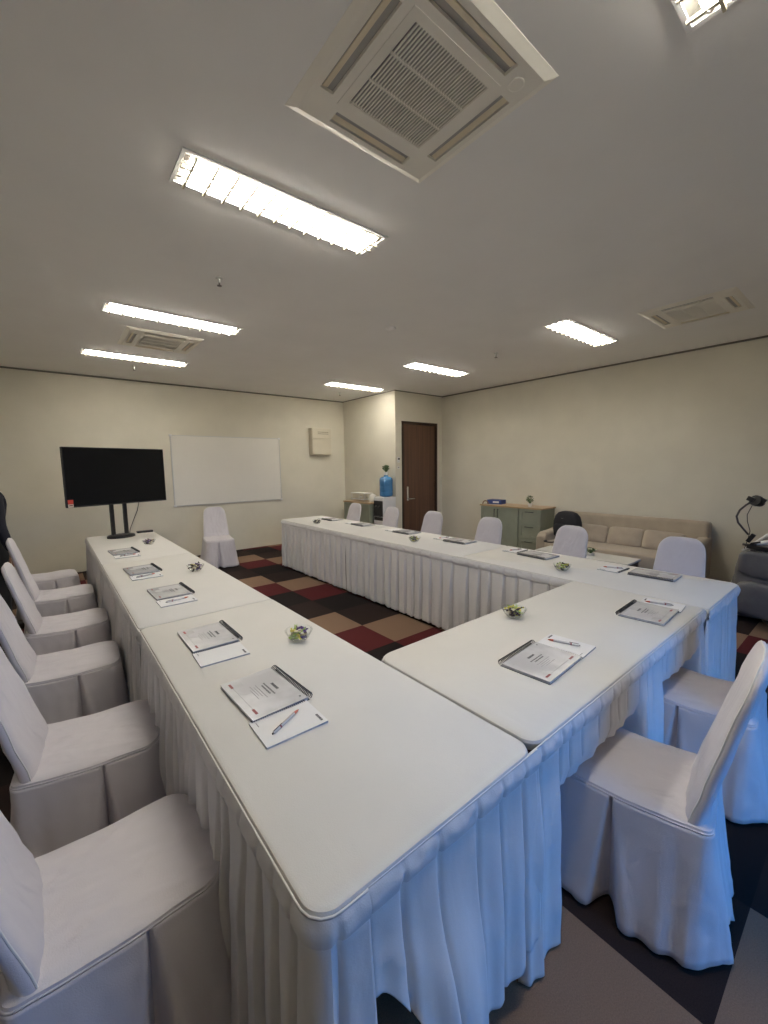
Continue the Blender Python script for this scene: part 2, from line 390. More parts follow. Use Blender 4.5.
# sprinklers, smoke detector
def make_spr():
    t = empty('sprinkler_head')
    MB().lathe([(.026, 0), (.026, -.004), (.012, -.010), (.008, -.035)], n=14).build('collar', 'alu', t, smooth=True, angle=40)
    b = MB().lathe([(.005, -.035), (.005, -.055)], n=8)
    b.lathe([(.018, -.055), (.018, -.058)], n=14)
    b.build('deflector', 'steel', t)
    return t
s0 = make_spr()
SL = ['small sprinkler head on the ceiling between the big light and the next one', 'small sprinkler head on the ceiling left of the right hand lights', 'small sprinkler head on the ceiling near the television wall light', 'small sprinkler head beside the light over the dispenser corner']
for i, (x, y) in enumerate(((1.129, 3.323), (4.624, 3.336), (1.06, 6.77), (4.55, 6.9))):
    o = s0 if i == 0 else copy_tree(s0)
    o.location = (x, y, H); tag(o, SL[i], 'sprinkler', 'ceiling sprinkler heads')
tag(MB().lathe([(.05, 0), (.05, -.012), (.035, -.025), (.0, -.027)], (0, 0, 0), 20, True, False).build('smoke_detector', 'ceiling', None, (2.907, 3.41, H), smooth=True, angle=40), 'round white smoke detector in the middle of the ceiling', 'smoke detector')

# ------------------------------------------------------------------ tables with skirts
TZ = .752
def path_pts(path, step=.005):
    out = []
    for k in range(len(path)-1):
        a, b = Vector(path[k]), Vector(path[k+1]); d = b-a; L = d.length
        n = max(1, int(round(L/step)))
        for i in range(n): out.append((a+d*i/n, k))
    out.append((Vector(path[-1]), len(path)-2))
    res = []; s = 0
    for i, (p, k) in enumerate(out):
        q0 = out[max(0, i-1)][0]; q1 = out[min(len(out)-1, i+1)][0]
        t = (q1-q0).normalized(); nrm = Vector((t.y, -t.x))
        if i: s += (p-out[i-1][0]).length
        res.append((p, nrm, s))
    return res
def skirt(path, parent, pitch=.13, depth=.020, hem=None, seed=1, dent=None, irregular=.25, flare=.012, zb=.012, groove=.022):
    """path: xy points walked so that the outside is on the right hand"""
    rnd = random.Random(seed)
    P = path_pts(path); L = P[-1][2]
    edges = [0.]
    while edges[-1] < L: edges.append(edges[-1]+pitch*(1+rnd.uniform(-irregular, irregular)))
    dirs = [rnd.uniform(.7, 1.2) for _ in edges]
    bend = [rnd.uniform(-1, 1) for _ in edges]
    zs_t = [0, .04, .09, .16, .25, .34, .43, .52, .61, .70, .78, .86, .93, .98, 1.0]
    rows = []
    ztop = .688
    for ti, t in enumerate(zs_t):
        row = []
        for p, n, s in P:
            k = 0
            while k < len(edges)-2 and edges[k+1] <= s: k += 1
            u = (s-edges[k])/(edges[k+1]-edges[k])
            # knife pleat: slow rise, sharp return; amplitude grows downward
            amp = depth*dirs[k]*(.25+.75*sm(t*2.2))
            kn = (u**.8) if u < .88 else (1-(u-.88)/.12)**1.2*1.0
            off = amp*kn - groove*math.exp(-((min(u, 1-u)*(edges[k+1]-edges[k]))/.009)**2)*(.35+.65*sm(t*2))
            off += flare*t + .006*math.sin(s*17+seed)*t + .004*noise.noise(Vector((s*7, t*4, seed)))*1.5
            off += .004*math.sin(u*PI*3+bend[k]*2)*t
            zb_ = zb + .008*noise.noise(Vector((s*4, seed, 0)))
            if hem: zb_ = hem(p.x, p.y, s)
            z = ztop+(zb_-ztop)*t
            if dent: off += dent(p.x, p.y, z)
            q = p+n*off
            row.append((q.x, q.y, z))
        rows.append(row)
    o = MB().rings(rows, False, False, False).build('skirt', 'skirt', parent, smooth=True, angle=45)
    so = o.modifiers.new('solid', 'SOLIDIFY'); so.thickness = .0015
    # gathered header band with stitch creases
    rows = []
    for t in (0, .12, .3, .5, .7, .88, 1.0):
        row = []
        for p, n, s in P:
            k = 0
            while k < len(edges)-2 and edges[k+1] <= s: k += 1
            u = (s-edges[k])/(edges[k+1]-edges[k])
            pinch = math.exp(-((min(u, 1-u)*(edges[k+1]-edges[k]))/.007)**2)
            off = .004+.007*math.sin(PI*t)+.008*noise.noise(Vector((s*26+t*10, t*3, seed)))*math.sin(PI*min(1, t*1.2))+.004*t - .009*pinch*t**.5
            row.append((p.x+n.x*off, p.y+n.y*off, .738-.056*t+(.004*noise.noise(Vector((s*9, 3, seed))) if t > .6 else 0)))
        rows.append(row)
    MB().rings(rows, False, False, False).build('skirt_band', 'skirt', parent, smooth=True)
    pp = [(p.x+n.x*.002, p.y+n.y*.002, .7400) for p, n, s in P[::4]]+[(P[-1][0].x+P[-1][1].x*.002, P[-1][0].y+P[-1][1].y*.002, .7400)]
    MB().tube(pp, .0026, 6).build('piping', 'piping', parent, smooth=True)

def table(label, x0, x1, y0, y1, radii, paths, seed, origin=None):
    t = empty('skirted_table', ((x0+x1)/2, (y0+y1)/2, 0))
    tag(t, label, 'table', 'skirted banquet tables set in a U')
    inv = Vector((-(x0+x1)/2, -(y0+y1)/2, 0))
    rs = []
    for dz, ins in ((-.035, .004), (-.012, .0), (-.004, .003), (0, .010)):
        rr = rrect(x0+ins, x1-ins, y0+ins, y1-ins, [max(r-ins*.3, .003) for r in radii])
        rs.append([(px+inv.x, py+inv.y, TZ+dz) for px, py in rr])
    MB().rings(rs).build('tabletop_cover', 'cloth', t, smooth=True, angle=35)
    for i, (pa, kw) in enumerate(paths):
        kw = dict(kw); dn = kw.pop('dent', None); hm = kw.pop('hem', None)
        if dn: kw['dent'] = (lambda x, y, z, f=dn: f(x-inv.x, y-inv.y, z))
        if hm: kw['hem'] = (lambda x, y, s, f=hm: f(x-inv.x, y-inv.y, s))
        skirt([(a+inv.x, b+inv.y) for a, b in pa], t, seed=seed*10+i, **kw)
    for sx in (-1, 1):
        for sy in (-1, 1):
            MB().tube([(sx*((x1-x0)/2-.09), sy*((y1-y0)/2-.14), 0), (sx*((x1-x0)/2-.09), sy*((y1-y0)/2-.14), .718)], .013, 8).build('leg', 'steel', t)
    return t
lx0, lx1, ly0, s1, s2, lyE = .305, 1.032, .588, 2.388, 4.253, 6.15
fx0_, fx1_, fy0, g1, g2, fyE = 2.80, 3.542, .575, 2.38, 4.20, 6.01
r = .055
# right-hand side of the walk is outside
def corner(cx, cy, rr, a0, a1): return arc(cx, cy, rr, a0, a1, 8)
def hem_end(x, y, s):
    if y > ly0+.02: return .012
    return .50-.26*sm((x-.43)/.20)-.13*sm((x-.60)/.25)+.03*sm((x-.9)/.12)
def bulge_end(x, y, z):
    if y > ly0+.04 or x < .40: return 0
    return .06*math.exp(-((x-.64)/.13)**2)*sm((.60-z)/.35)
def chair_dent(cx, hw, dep):
    def f(x, z): return -dep*sm((hw+.05-abs(x-cx))/.06)*sm((.54-z)/.09)
    return f
cd1, cd2 = chair_dent(1.545, .32, .17), chair_dent(2.42, .26, .17)
NEAR = dict(pitch=.095, depth=.024, irregular=.4, flare=.020)
FAR = dict(groove=.034, pitch=.125, depth=.020, irregular=.15, flare=.010, zb=.03)
table('white skirted table nearest the camera, at the front of the left row', lx0, lx1, ly0, s1-.003, (r, .05, .004, .03),
      [([(lx0, s1+.03)]+corner(lx0+r, ly0+r, r, 180, 270)+[(.424, ly0)], dict(NEAR)), ([(.416, ly0+.004), (lx1+.012, ly0+.002)], dict(NEAR, pitch=.105, depth=.018, groove=.014, hem=hem_end, dent=bulge_end)),
       ([(lx1, 1.36), (lx1, s1-.003)], FAR)], 1)
table('middle white skirted table of the left row, seams at both ends', lx0-.004, lx1-.002, s1+.003, s2-.003, (.03, .004, .004, .02),
      [([(lx0-.004, s2+.008), (lx0-.004, s1-.006)], dict(NEAR, flare=.012)), ([(lx1-.002, s1+.003), (lx1-.002, s2-.003)], FAR)], 2)
table('white skirted table at the far end of the left row, under the television', lx0-.004, lx1, s2+.003, lyE, (.02, .004, .03, .03),
      [(corner(lx1-.03, lyE-.03, .03, 0, 90)+corner(lx0-.004+.03, lyE-.03, .03, 90, 180)+[(lx0-.004, s2-.006)], dict(NEAR, flare=.012)), ([(lx1, s2+.003), (lx1, lyE-.03)], FAR)], 3)
cx0, cx1, cy0, cy1 = 1.040, 2.796, .594, 1.342
table('white skirted table joining the two rows, two chairs drawn up to its blue lit side', cx0, cx1, cy0, cy1, (.05, .004, .004, .075),
      [([(cx0-.06, cy0), (cx1+.06, cy0)], dict(NEAR, dent=lambda x, y, z: cd1(x, z)+cd2(x, z))),
       ([(cx1, cy1)]+corner(cx0+.075, cy1-.075, .075, 90, 150), FAR)], 4)
table('white skirted table at the right hand corner, beside the sofa and massage chair', fx0_, fx1_, fy0, g1-.002, (.004, .05, .004, .004),
      [([(fx0_-.01, fy0)]+corner(fx1_-.05, fy0+.05, .05, 270, 360)+[(fx1_, g1-.002)], dict(NEAR, pitch=.055, depth=.014)), ([(fx0_, g1+.010), (fx0_, cy1-.02)], FAR)], 5)
table('middle white skirted table of the right hand row, opposite the green sideboard', fx0_, fx1_, g1+.002, g2-.002, (.004,)*4,
      [([(fx1_, g1+.002), (fx1_, g2-.002)], FAR), ([(fx0_, g2+.010), (fx0_, g1-.010)], FAR)], 6)
table('white skirted table at the far end of the right hand row, facing the dispenser corner', fx0_, fx1_, g2+.002, fyE, (.004, .004, .04, .03),
      [([(fx1_, g2+.002)]+corner(fx1_-.04, fyE-.04, .04, 0, 90)+corner(fx0_+.03, fyE-.03, .03, 90, 180)+[(fx0_, g2-.010)], FAR)], 7)

# ------------------------------------------------------------------ covered chairs (facing local +Y)
def outline(hw, hd, rf, rb, n_arc=14):
    p = []
    def seg(a, b, n):
        return [(a[0]+(b[0]-a[0])*i/n, a[1]+(b[1]-a[1])*i/n) for i in range(n)]
    # start at middle of back, walk counterclockwise seen from above: back -> right side -> front -> left
    p += seg((0, -hd), (hw-rb, -hd), 16)
    p += arc(hw-rb, -hd+rb, rb, -90, 0, n_arc)[:-1]
    p += seg((hw, -hd+rb), (hw, hd-rf), 44)
    p += arc(hw-rf, hd-rf, rf, 0, 90, n_arc)[:-1]
    p += seg((hw-rf, hd), (-hw+rf, hd), 32)
    p += arc(-hw+rf, hd-rf, rf, 90, 180, n_arc)[:-1]
    p += seg((-hw, hd-rf), (-hw, -hd+rb), 44)
    p += arc(-hw+rb, -hd+rb, rb, 180, 270, n_arc)[:-1]
    p += seg((-hw+rb, -hd), (0, -hd), 16)
    return p
def make_chair(seed, ZT=.93):
    rnd = random.Random(seed)
    t = empty('covered_chair')
    HW, HD, ZS = .205, .235, .452
    # seat top: concentric rings
    rings = []
    n_r = 12
    base = outline(HW, HD, .075, .03)
    def wr(x, y, f=1.): return .005*noise.noise(Vector((x*6+seed*3, y*6, 1.3)))*f + .007*noise.noise(Vector((x*24+y*9, y*7-x*5+seed, 5)))*f*sm((-y+.12)/.25) + .003*noise.noise(Vector((x*40, y*16+seed, 8)))*f
    for k in range(1, n_r+1):
        f = k/n_r
        ring = []
        for x, y in base:
            X, Y = x*f, y*f
            z = ZS+.012*(1-f**2.4) - (.006*sm((f-.94)/.06)) + wr(X, Y)*(1-f**6)
            z += .008*sm((-Y-.12)/.1)-.007*math.exp(-((Y-.0)/.09)**2)*sm((f-.4)/.5)
            ring.append((X, Y, z))
        rings.append(ring)
    edge = rings[-1]
    rings.append([(x*1.012, y*1.010, z-.012) for x, y, z in edge])
    MB().rings(rings, True, True, False).build('seat_cover', 'chair', t, smooth=True, angle=38)
    MB().tube([(x*1.012+.0, y*1.010, z-.009) for x, y, z in edge[::2]]+[(edge[0][0], edge[0][1]*1.01, edge[0][2]-.009)], .0028, 5, False).build('seam', 'chair', t, smooth=True)
    # skirt
    N = len(base)
    # arc length
    S = [0]
    for i in range(1, N+1):
        a, b = base[i-1], base[i % N]; S.append(S[-1]+math.hypot(b[0]-a[0], b[1]-a[1]))
    Lt = S[-1]
    def s_of(pred):
        return [S[i] for i, (x, y) in enumerate(base) if pred(x, y)]
    side_r = min(range(N), key=lambda i: abs(base[i][1]-.035)+(0 if base[i][0] > .15 else 9))
    side_l = min(range(N), key=lambda i: abs(base[i][1]-.035)+(0 if base[i][0] < -.15 else 9))
    frontm = min(range(N), key=lambda i: abs(base[i][0]-.03)+(0 if base[i][1] > .15 else 9))
    bk_r = min(range(N), key=lambda i: abs(base[i][1]+.20)+(0 if base[i][0] > .15 else 9))
    bk_l = min(range(N), key=lambda i: abs(base[i][1]+.20)+(0 if base[i][0] < -.15 else 9))
    pl = [(S[side_r], 1., .042), (S[side_l], 1., .042), (S[frontm], .8, .035)]
    rows = []
    T = [0, .03, .08, .15, .23, .32, .42, .52, .62, .72, .81, .89, .95, 1.]
    hemph = rnd.uniform(0, 6)
    for tt in T:
        row = []
        for i, (x, y) in enumerate(base):
            s = S[i]
            j = (i+1) % N; h = (i-1) % N
            dx, dy = base[j][0]-base[h][0], base[j][1]-base[h][1]; dl = math.hypot(dx, dy) or 1
            nx, ny = dy/dl, -dx/dl
            off = .003+.048*tt**1.1
            for ps, am, wd in pl:
                d = abs(s-ps); d = min(d, Lt-d)
                w_ = .004+wd*tt
                if d < w_*1.0:
                    off -= am*(.016+.080*tt)*(1-(d/w_)**1.5)
                elif d < w_*2.2:
                    off += .010*tt*math.sin(PI*(d-w_)/(1.2*w_))
            # corner folds at the back and soft ripples
            for ps in (S[bk_r], S[bk_l]):
                d = abs(s-ps); d = min(d, Lt-d)
                off += .014*tt*math.cos(d*75)*math.exp(-(d/.10)**2)
            back = sm((-y-.15)/.06)
            off += back*.018*tt*math.sin(x*48+hemph)
            off += .008*tt*math.sin(s*9+hemph)+.005*noise.noise(Vector((s*9, tt*3, seed)))*tt+.005*noise.noise(Vector((s*20+tt*9, tt*9-s*4, seed+9)))*tt**.6
            ztop = edge[i][2]-.012
            zb = .022+.008*math.sin(s*7+hemph)
            row.append((x*1.012+nx*off, y*1.010+ny*off, ztop+(zb-ztop)*tt))
        rows.append(row)
    so = MB().rings(rows, True, False, False).build('cover_skirt', 'chair', t, smooth=True, angle=50)
    m_ = so.modifiers.new('solid', 'SOLIDIFY'); m_.thickness = .0015
    # backrest: rounded top, leaning back
    z0 = .43
    rs = []; NN = 40
    Z = [0, .05, .12, .2, .3, .4, .5, .6, .7, .78, .85, .9, .94, .97, .99, 1.0]
    for q in Z:
        z = z0+(ZT-z0)*q
        hw = (.202-.040*q)
        tr = (z-(ZT-.12))/.12
        if tr > 0: hw = hw-.105*(1-math.sqrt(max(0, 1-tr**2.4)))
        th = .036-.014*q
        if q > .94: th *= (1-.75*((q-.94)/.06)**2)
        cy = -.188-.130*q**1.1
        ring = []
        for k in range(NN):
            a = 2*PI*k/NN
            ca, sa = math.cos(a), math.sin(a)
            X = hw*math.copysign(abs(ca)**.55, ca); Y = th*math.copysign(abs(sa)**.8, sa)
            if sa > 0: Y -= .012*(1-(X/hw)**2)*sm(q*3)     # dished front
            X += .003*noise.noise(Vector((Y*9, q*6, seed)))
            Y += .004*noise.noise(Vector((X*9+q*3, q*5, seed)))+.006*noise.noise(Vector((X*18+q*14, q*5-X*6, seed+4)))*(1-.5*q)
            ring.append((X, cy+Y, z))
        rs.append(ring)
    MB().rings(rs).build('backrest_cover', 'chair', t, smooth=True)
    # seam piping round the front outline of the backrest
    sp = []
    for q in Z[:-1]:
        i = Z.index(q); r_ = rs[i]; sp.append(r_[2])
    pts = sp+[tuple((Vector(rs[-1][6])+Vector(rs[-1][14]))/2)]+[rs[i][18] for i in reversed(range(len(Z)-1))]
    MB().tube(pts, .0028, 5).build('back_seam', 'piping', t, smooth=True)
    return t
protos = [make_chair(s) for s in (3, 11, 27)]+[make_chair(41, .99)]
used = [False]*4
def chair(k, x, y, rz, label, group):
    if not used[k]: o = protos[k]; used[k] = True
    else: o = copy_tree(protos[k])
    o.location = (x, y, 0); o.rotation_euler = (0, 0, rz); tag(o, label, 'chair', group)
    return o
GL = 'white covered chairs along the left side of the left row'
LEFTC = [(.062, 1.285, 2, 'white covered chair nearest the camera at the lower left'),
         (.062, 2.055, -6, 'second white covered chair from the camera along the left row'),
         (.020, 2.99, -3, 'third white covered chair from the camera along the left row'),
         (.040, 3.815, -3, 'fourth white covered chair from the camera along the left row'),
         (.015, 4.75, -2, 'white covered chair with the standing person right behind its back'),
         (-.07, 5.62, 3, 'farthest white covered chair of the left row, only its seat seen')]
for i, (x, y, dg, lb) in enumerate(LEFTC):
    chair(3 if i == 4 else i % 3, x, y, -PI/2+math.radians(dg), lb, GL)
GR = 'white covered chairs on the wall side of the right hand row'
FARC = [(3.83, 1.05, 3, 'white covered chair in front of the right end of the sofa'),
        (3.83, 2.03, -4, 'white covered chair in front of the black backpack'),
        (3.83, 3.01, 2, 'white covered chair in front of the green sideboard'),
        (3.83, 3.96, 2, 'white covered chair in front of the brown door'),
        (3.83, 4.87, -2, 'white covered chair in front of the white water dispenser'),
        (3.83, 5.85, 1, 'white covered chair in front of the green cabinet beside the dispenser')]
for i, (x, y, dg, lb) in enumerate(FARC): chair((i+1) % 3, x, y, PI/2+math.radians(dg), lb, GR)
GN = 'blue lit covered chairs at the joining table'
chair(3, 1.625, .515, math.radians(9), 'large blue lit covered chair at the lower right, nearer of the pair', GN)
chair(3, 2.42, .52, math.radians(3), 'blue lit covered chair at the right edge, behind the nearer one', GN)
chair(2, 2.06, 6.77, PI+math.radians(-9), 'white covered chair standing alone under the whiteboard', 'single chairs by the wall')

# ------------------------------------------------------------------ notebooks, pads, pens  (local: reader at -Y, spiral at +Y)
def coil(mb, x0, x1, y, z, r, n, wr=.0011, along='x'):
    for i in range(n):
        x = x0+(x1-x0)*(i+.5)/n
        p = []
        for k in range(9):
            a = 2*PI*k/8
            c = (x+.0015*(k/8), y+r*math.cos(a), z+r*math.sin(a)) if along == 'x' else (y+r*math.cos(a), x+.0015*(k/8), z+r*math.sin(a))
            p.append(c)
        mb.tube(p, wr, 4, False)
def dash_text(mb, x0, x1, y, h, z, seed, gap=.35):
    r_ = random.Random(seed); x = x0
    while x < x1:
        w_ = r_.uniform(.5, 1.1)*h
        mb.b2(x, min(x+w_, x1), y-h/2, y+h/2, z, z+.0003)
        x += w_+h*gap
def make_notebook():
    t = empty('spiral_notebook')
    W, D = .292, .208      # landscape sheet
    MB().b2(-W/2, W/2, -D/2, D/2, 0, .0015).build('back_cover', 'backcard', t)
    MB().b2(-W/2+.002, W/2-.002, -D/2+.001, D/2-.006, .0015, .0115).build('pages', 'page_edge', t, bevel=.0006, seg=1)
    MB().b2(-W/2, W/2, -D/2, D/2-.004, .0115, .0125).build('front_cover', 'cover', t)
    z = .0125
    b = MB()
    # title block, centred upper part; reader at -Y, so lines run along X
    dash_text(b, -.030, .022, .045, .010, z, 1, .12)
    dash_text(b, -.050, .045, .022, .0055, z, 2)
    dash_text(b, -.038, .034, .010, .0055, z, 3)
    b.build('title_print', 'ink', t)
    MB().box((.120, .080, z+.0002), (.008, .006, .0004)).build('corner_mark', 'ink', t)
    g = MB()
    dash_text(g, -.055, .050, -.008, .002, z, 4); dash_text(g, -.045, .030, -.018, .002, z, 5)
    dash_text(g, -.060, .020, -.027, .002, z, 6); dash_text(g, -.035, .040, -.036, .002, z, 7)
    g.b2(-.10, .10, -.0785, -.0775, z, z+.0003)
    g.build('small_print', 'ink_grey', t)
    pl_ = MB(); pl_.lathe([(.030, 0), (.030, .0003)], (-.045, -.045, z-.0001), 20); pl_.b2(-.12, -.03, -.040, .085, z-.0002, z+.0001)
    pl_.build('picture_print', 'ink_pale', t)
    for xa in (-.125, .085): MB().b2(xa, xa+.035, -.083, -.074, z, z+.0004).build('red_bar', 'ink_red', t)
    c = MB(); coil(c, -W/2+.006, W/2-.006, D/2+.004, .0095, .0120, 30, .0017); c.build('spiral', 'wire', t, smooth=True)
    return t
def make_pad(thin=False):
    t = empty('note_pad')
    W, D = .148, .205
    MB().b2(-W/2, W/2, -D/2, D/2, 0, .006).build('sheets', 'page_edge', t, bevel=.0006, seg=1)
    MB().b2(-W/2, W/2, -D/2, D/2, .006, .0066).build('top_sheet', 'paper', t)
    b = MB(); dash_text(b, .020, .060, .088, .008, .0066, 9, .15)
    b.build('logo_print', 'ink', t)
    b = MB(); dash_text(b, -.06, -.035, -.085, .003, .0066, 8); b.build('footer_print', 'ink_grey', t)
    c = MB(); coil(c, -D/2+.006, D/2-.006, -W/2-.0005, .004, .0062, 26, .0012, 'y'); c.build('side_spiral', 'wire', t, smooth=True)
    return t
def make_pen():
    t = empty('ballpoint_pen')
    MB().tube([(0, -.062, 0), (0, -.058, 0), (0, .045, 0)], [.0042, .0052, .0050], 10).build('barrel', 'pen_body', t, smooth=True, angle=50)
    MB().tube([(0, .045, 0), (0, .060, 0), (0, .070, 0)], [.0052, .0040, .0010], 10).build('tip', 'pen_red', t, smooth=True, angle=50)
    MB().tube([(0, -.066, 0), (0, -.062, 0)], [.003, .003], 8).tube([(0, -.060, .006), (0, -.020, .0065)], .0014, 6).build('clip', 'steel', t)
    MB().tube([(0, -.032, 0), (0, -.026, 0)], .0056, 10).build('ring', 'ink_red', t)
    return t
nb0, pd0, pn0 = make_notebook(), make_pad(), make_pen()
first = {'n': True, 'p': True, 'q': True}
def place(kind, proto, x, y, z, rz, label, cat, group):
    if first[kind]: o = proto; first[kind] = False
    else: o = copy_tree(proto)
    o.location = (x, y, z); o.rotation_euler = (0, 0, rz); tag(o, label, cat, group)
    return o
NG, PG, QG = 'spiral bound notebooks on the tables', 'white note pads beside the notebooks', 'silver pens on the note pads'
TT = TZ+.0003
# sets: (notebook centre, rotation), (pad centre, rotation), pen?, where words
SETS = [
    ((.545, 1.375, -88), (.535, 1.155, -91), (.525, 1.155, -62), 'nearest the camera on the left row'),
    ((.540, 2.030, -90), (.530, 1.800, -92), None, 'second from the camera on the left row'),
    ((.565, 2.965, -88), (.560, 2.735, -90), (.56, 2.73, -80), 'nearer one on the middle left table'),
    ((.530, 3.780, -87), (.525, 3.535, -90), (.52, 3.53, -75), 'farther one on the middle left table'),
    ((.520, 4.760, -86), (.525, 4.505, -91), (.53, 4.50, -80), 'closest to the television on the left row'),
    ((1.520, .848, 4), (1.745, .860, 5), (1.75, .87, 20), 'before the nearer blue lit chair'),
    ((2.465, .765, 3), (2.665, .765, 6), (2.66, .775, 15), 'before the farther blue lit chair'),
    ((3.355, 1.020, 93), (3.325, 1.290, 88), (3.33, 1.29, 20), 'near the chair by the sofa right end'),
    ((3.345, 1.930, 86), (3.380, 2.185, 92), (3.38, 2.18, 70), 'near the chair by the backpack'),
    ((3.365, 2.850, 92), (3.385, 3.090, 90), (3.38, 3.09, 75), 'near the chair by the green sideboard'),
    ((3.365, 3.690, 91), (3.375, 3.930, 90), None, 'near the chair by the brown door'),
    ((3.370, 4.600, 89), (3.375, 4.850, 91), None, 'near the chair by the dispenser'),
    ((3.370, 5.400, 90), (3.380, 5.640, 90), None, 'at the far end of the right hand row'),
]
for n, p, q, w_ in SETS:
    place('n', nb0, n[0], n[1], TT, math.radians(n[2]), 'grey spiral notebook '+w_, 'notebook', NG)
    place('p', pd0, p[0], p[1], TT, math.radians(p[2]), 'white note pad '+w_, 'note pad', PG)
    if q: place('q', pn0, q[0], q[1], TT+.0066+.0056, math.radians(q[2]), 'silver pen on the pad '+w_, 'pen', QG)

# ------------------------------------------------------------------ glass bowls of sweets
def make_bowl():
    t = empty('glass_bowl')
    prof = [(.0, .0), (.030, .0), (.036, .004), (.050, .020), (.060, .038), (.066, .050), (.064, .050), (.058, .039), (.047, .022), (.034, .007), (.0, .005)]
    rs = MB(); n = 28
    rs.rings([[(max(r_, .0005)*math.cos(2*PI*k/n), max(r_, .0005)*math.sin(2*PI*k/n), z+(.0015*math.cos(k*PI) if z > .045 else 0)) for k in range(n)] for r_, z in prof])
    rs.build('bowl', 'glass', t, smooth=True)
    return t
def make_sweet(m):
    w_ = MB().sup((0, 0, 0), (.026, .014, .011), .8, .8, 12, 8)
    for s_ in (-1, 1):
        w_.add([(s_*.008, 0, 0), (s_*.026, .009, .004), (s_*.028, .0, -.003), (s_*.026, -.009, .003)], [(0, 1, 2), (0, 2, 3)])
        w_.add([(s_*.008, 0, .001), (s_*.026, .009, .0055), (s_*.028, .0, -.0015), (s_*.026, -.009, .0045)], [(2, 1, 0), (3, 2, 0)])
    return w_.build('wrapped_sweet', m)
b0 = make_bowl(); fb = True
sw = {k: make_sweet(k) for k in ('wrap_yellow', 'wrap_green', 'wrap_purple', 'wrap_dark', 'wrap_cream')}
swu = dict.fromkeys(sw, False)
cn = {'wrap_yellow': 'yellow', 'wrap_green': 'green', 'wrap_purple': 'purple', 'wrap_dark': 'dark brown', 'wrap_cream': 'cream'}
BOWLS = [(.865, 1.715, 'near the nearest notebook on the left row'), (.862, 3.46, 'on the middle left table'), (.80, 5.05, 'near the television on the left row'),
         (1.88, 1.215, 'on the joining table'), (3.00, 1.53, 'in the right hand corner of the tables'), (3.01, 3.18, 'on the middle table of the right hand row'), (2.96, 5.17, 'at the far end of the right hand row')]
rb = random.Random(5)
mixes = [['wrap_yellow', 'wrap_green', 'wrap_yellow', 'wrap_purple', 'wrap_purple', 'wrap_dark', 'wrap_cream', 'wrap_yellow'],
         ['wrap_dark', 'wrap_cream', 'wrap_dark', 'wrap_purple', 'wrap_cream', 'wrap_dark', 'wrap_yellow', 'wrap_dark'],
         ['wrap_dark', 'wrap_purple', 'wrap_dark', 'wrap_cream', 'wrap_dark', 'wrap_dark', 'wrap_cream', 'wrap_purple'],
         ['wrap_yellow', 'wrap_green', 'wrap_yellow', 'wrap_dark', 'wrap_green', 'wrap_dark', 'wrap_yellow', 'wrap_cream'],
         ['wrap_green', 'wrap_yellow', 'wrap_dark', 'wrap_cream', 'wrap_yellow', 'wrap_dark', 'wrap_green', 'wrap_cream'],
         ['wrap_dark', 'wrap_dark', 'wrap_yellow', 'wrap_dark', 'wrap_cream', 'wrap_dark', 'wrap_dark', 'wrap_green'],
         ['wrap_dark', 'wrap_cream', 'wrap_dark', 'wrap_dark', 'wrap_cream', 'wrap_green', 'wrap_dark', 'wrap_dark']]
for i, (x, y, w_) in enumerate(BOWLS):
    o = b0 if i == 0 else copy_tree(b0)
    o.location = (x, y, TT); tag(o, 'glass bowl of sweets '+w_, 'bowl', 'glass bowls of sweets')
    mix = mixes[i]; ly = [(4, .019, .016), (9, .032, .034), (7, .024, .050)]
    idx = 0
    for cnt, rad, zz in ly:
        for k in range(cnt):
            m = mix[(idx+(0 if k*2 < cnt else 3)) % 8] if i in (0, 3) else mix[idx % 8]
            if i == 0: m = (['wrap_yellow', 'wrap_cream', 'wrap_green'] if math.cos(2*PI*k/cnt+.6) < .25 else ['wrap_purple', 'wrap_purple', 'wrap_dark'])[idx % 3]
            if i == 3: m = (['wrap_yellow', 'wrap_green', 'wrap_yellow'] if math.cos(2*PI*k/cnt+.6) > -.25 else ['wrap_dark', 'wrap_cream', 'wrap_dark'])[idx % 3]
            if not swu[m]: s_ = sw[m]; swu[m] = True
            else: s_ = copy_tree(sw[m])
            a = 2*PI*k/cnt+zz*20
            s_.location = (x+rad*math.cos(a), y+rad*math.sin(a), TT+zz); s_.rotation_euler = (rb.uniform(-.5, .5), rb.uniform(-.5, .5), rb.uniform(0, 6.28))
            tag(s_, cn[m]+' sweet in the bowl '+w_, 'sweet', cn[m]+' sweets in the bowl '+w_)
            idx += 1

# ------------------------------------------------------------------ television on its stand
tv = empty('television', (.657, 5.81, TZ), math.radians(20))
tag(tv, 'black flat screen television on a two pole stand at the end of the left row', 'television')
zb_, zt_ = 1.160-TZ, 1.823-TZ
MB().b2(-.56, .56, -.02, .02, zb_, zt_).build('housing', 'black', tv, bevel=.006)
MB().b2(-.30, .30, .02, .06, zb_+.06, zt_-.2).build('rear_box', 'black', tv, bevel=.01)
MB().b2(-.552, .552, -.0215, -.0195, zb_+.016, zt_-.008).build('screen', 'screen', tv)
MB().b2(-.548, -.497, -.0230, -.0212, zb_+.040, zb_+.088).build('energy_sticker', 'red_sticker', tv)
MB().b2(-.548, -.497, -.0230, -.0212, zb_+.004, zb_+.040).build('sticker_text_area', 'cream_sticker', tv)
MB().b2(-.539, -.506, -.0236, -.0226, zb_+.020, zb_+.030).build('sticker_print', 'ink_red', tv)
ps = MB()
for lx in (-.07, .08): ps.b2(lx-.020, lx+.020, .065, .095, .03, zt_-.30)
ps.b2(-.18, .18, .055, .07, zb_+.15, zb_+.20).b2(-.18, .18, .055, .07, zb_+.33, zb_+.38)
ps.build('poles', 'black', tv, bevel=.003)
n = 28
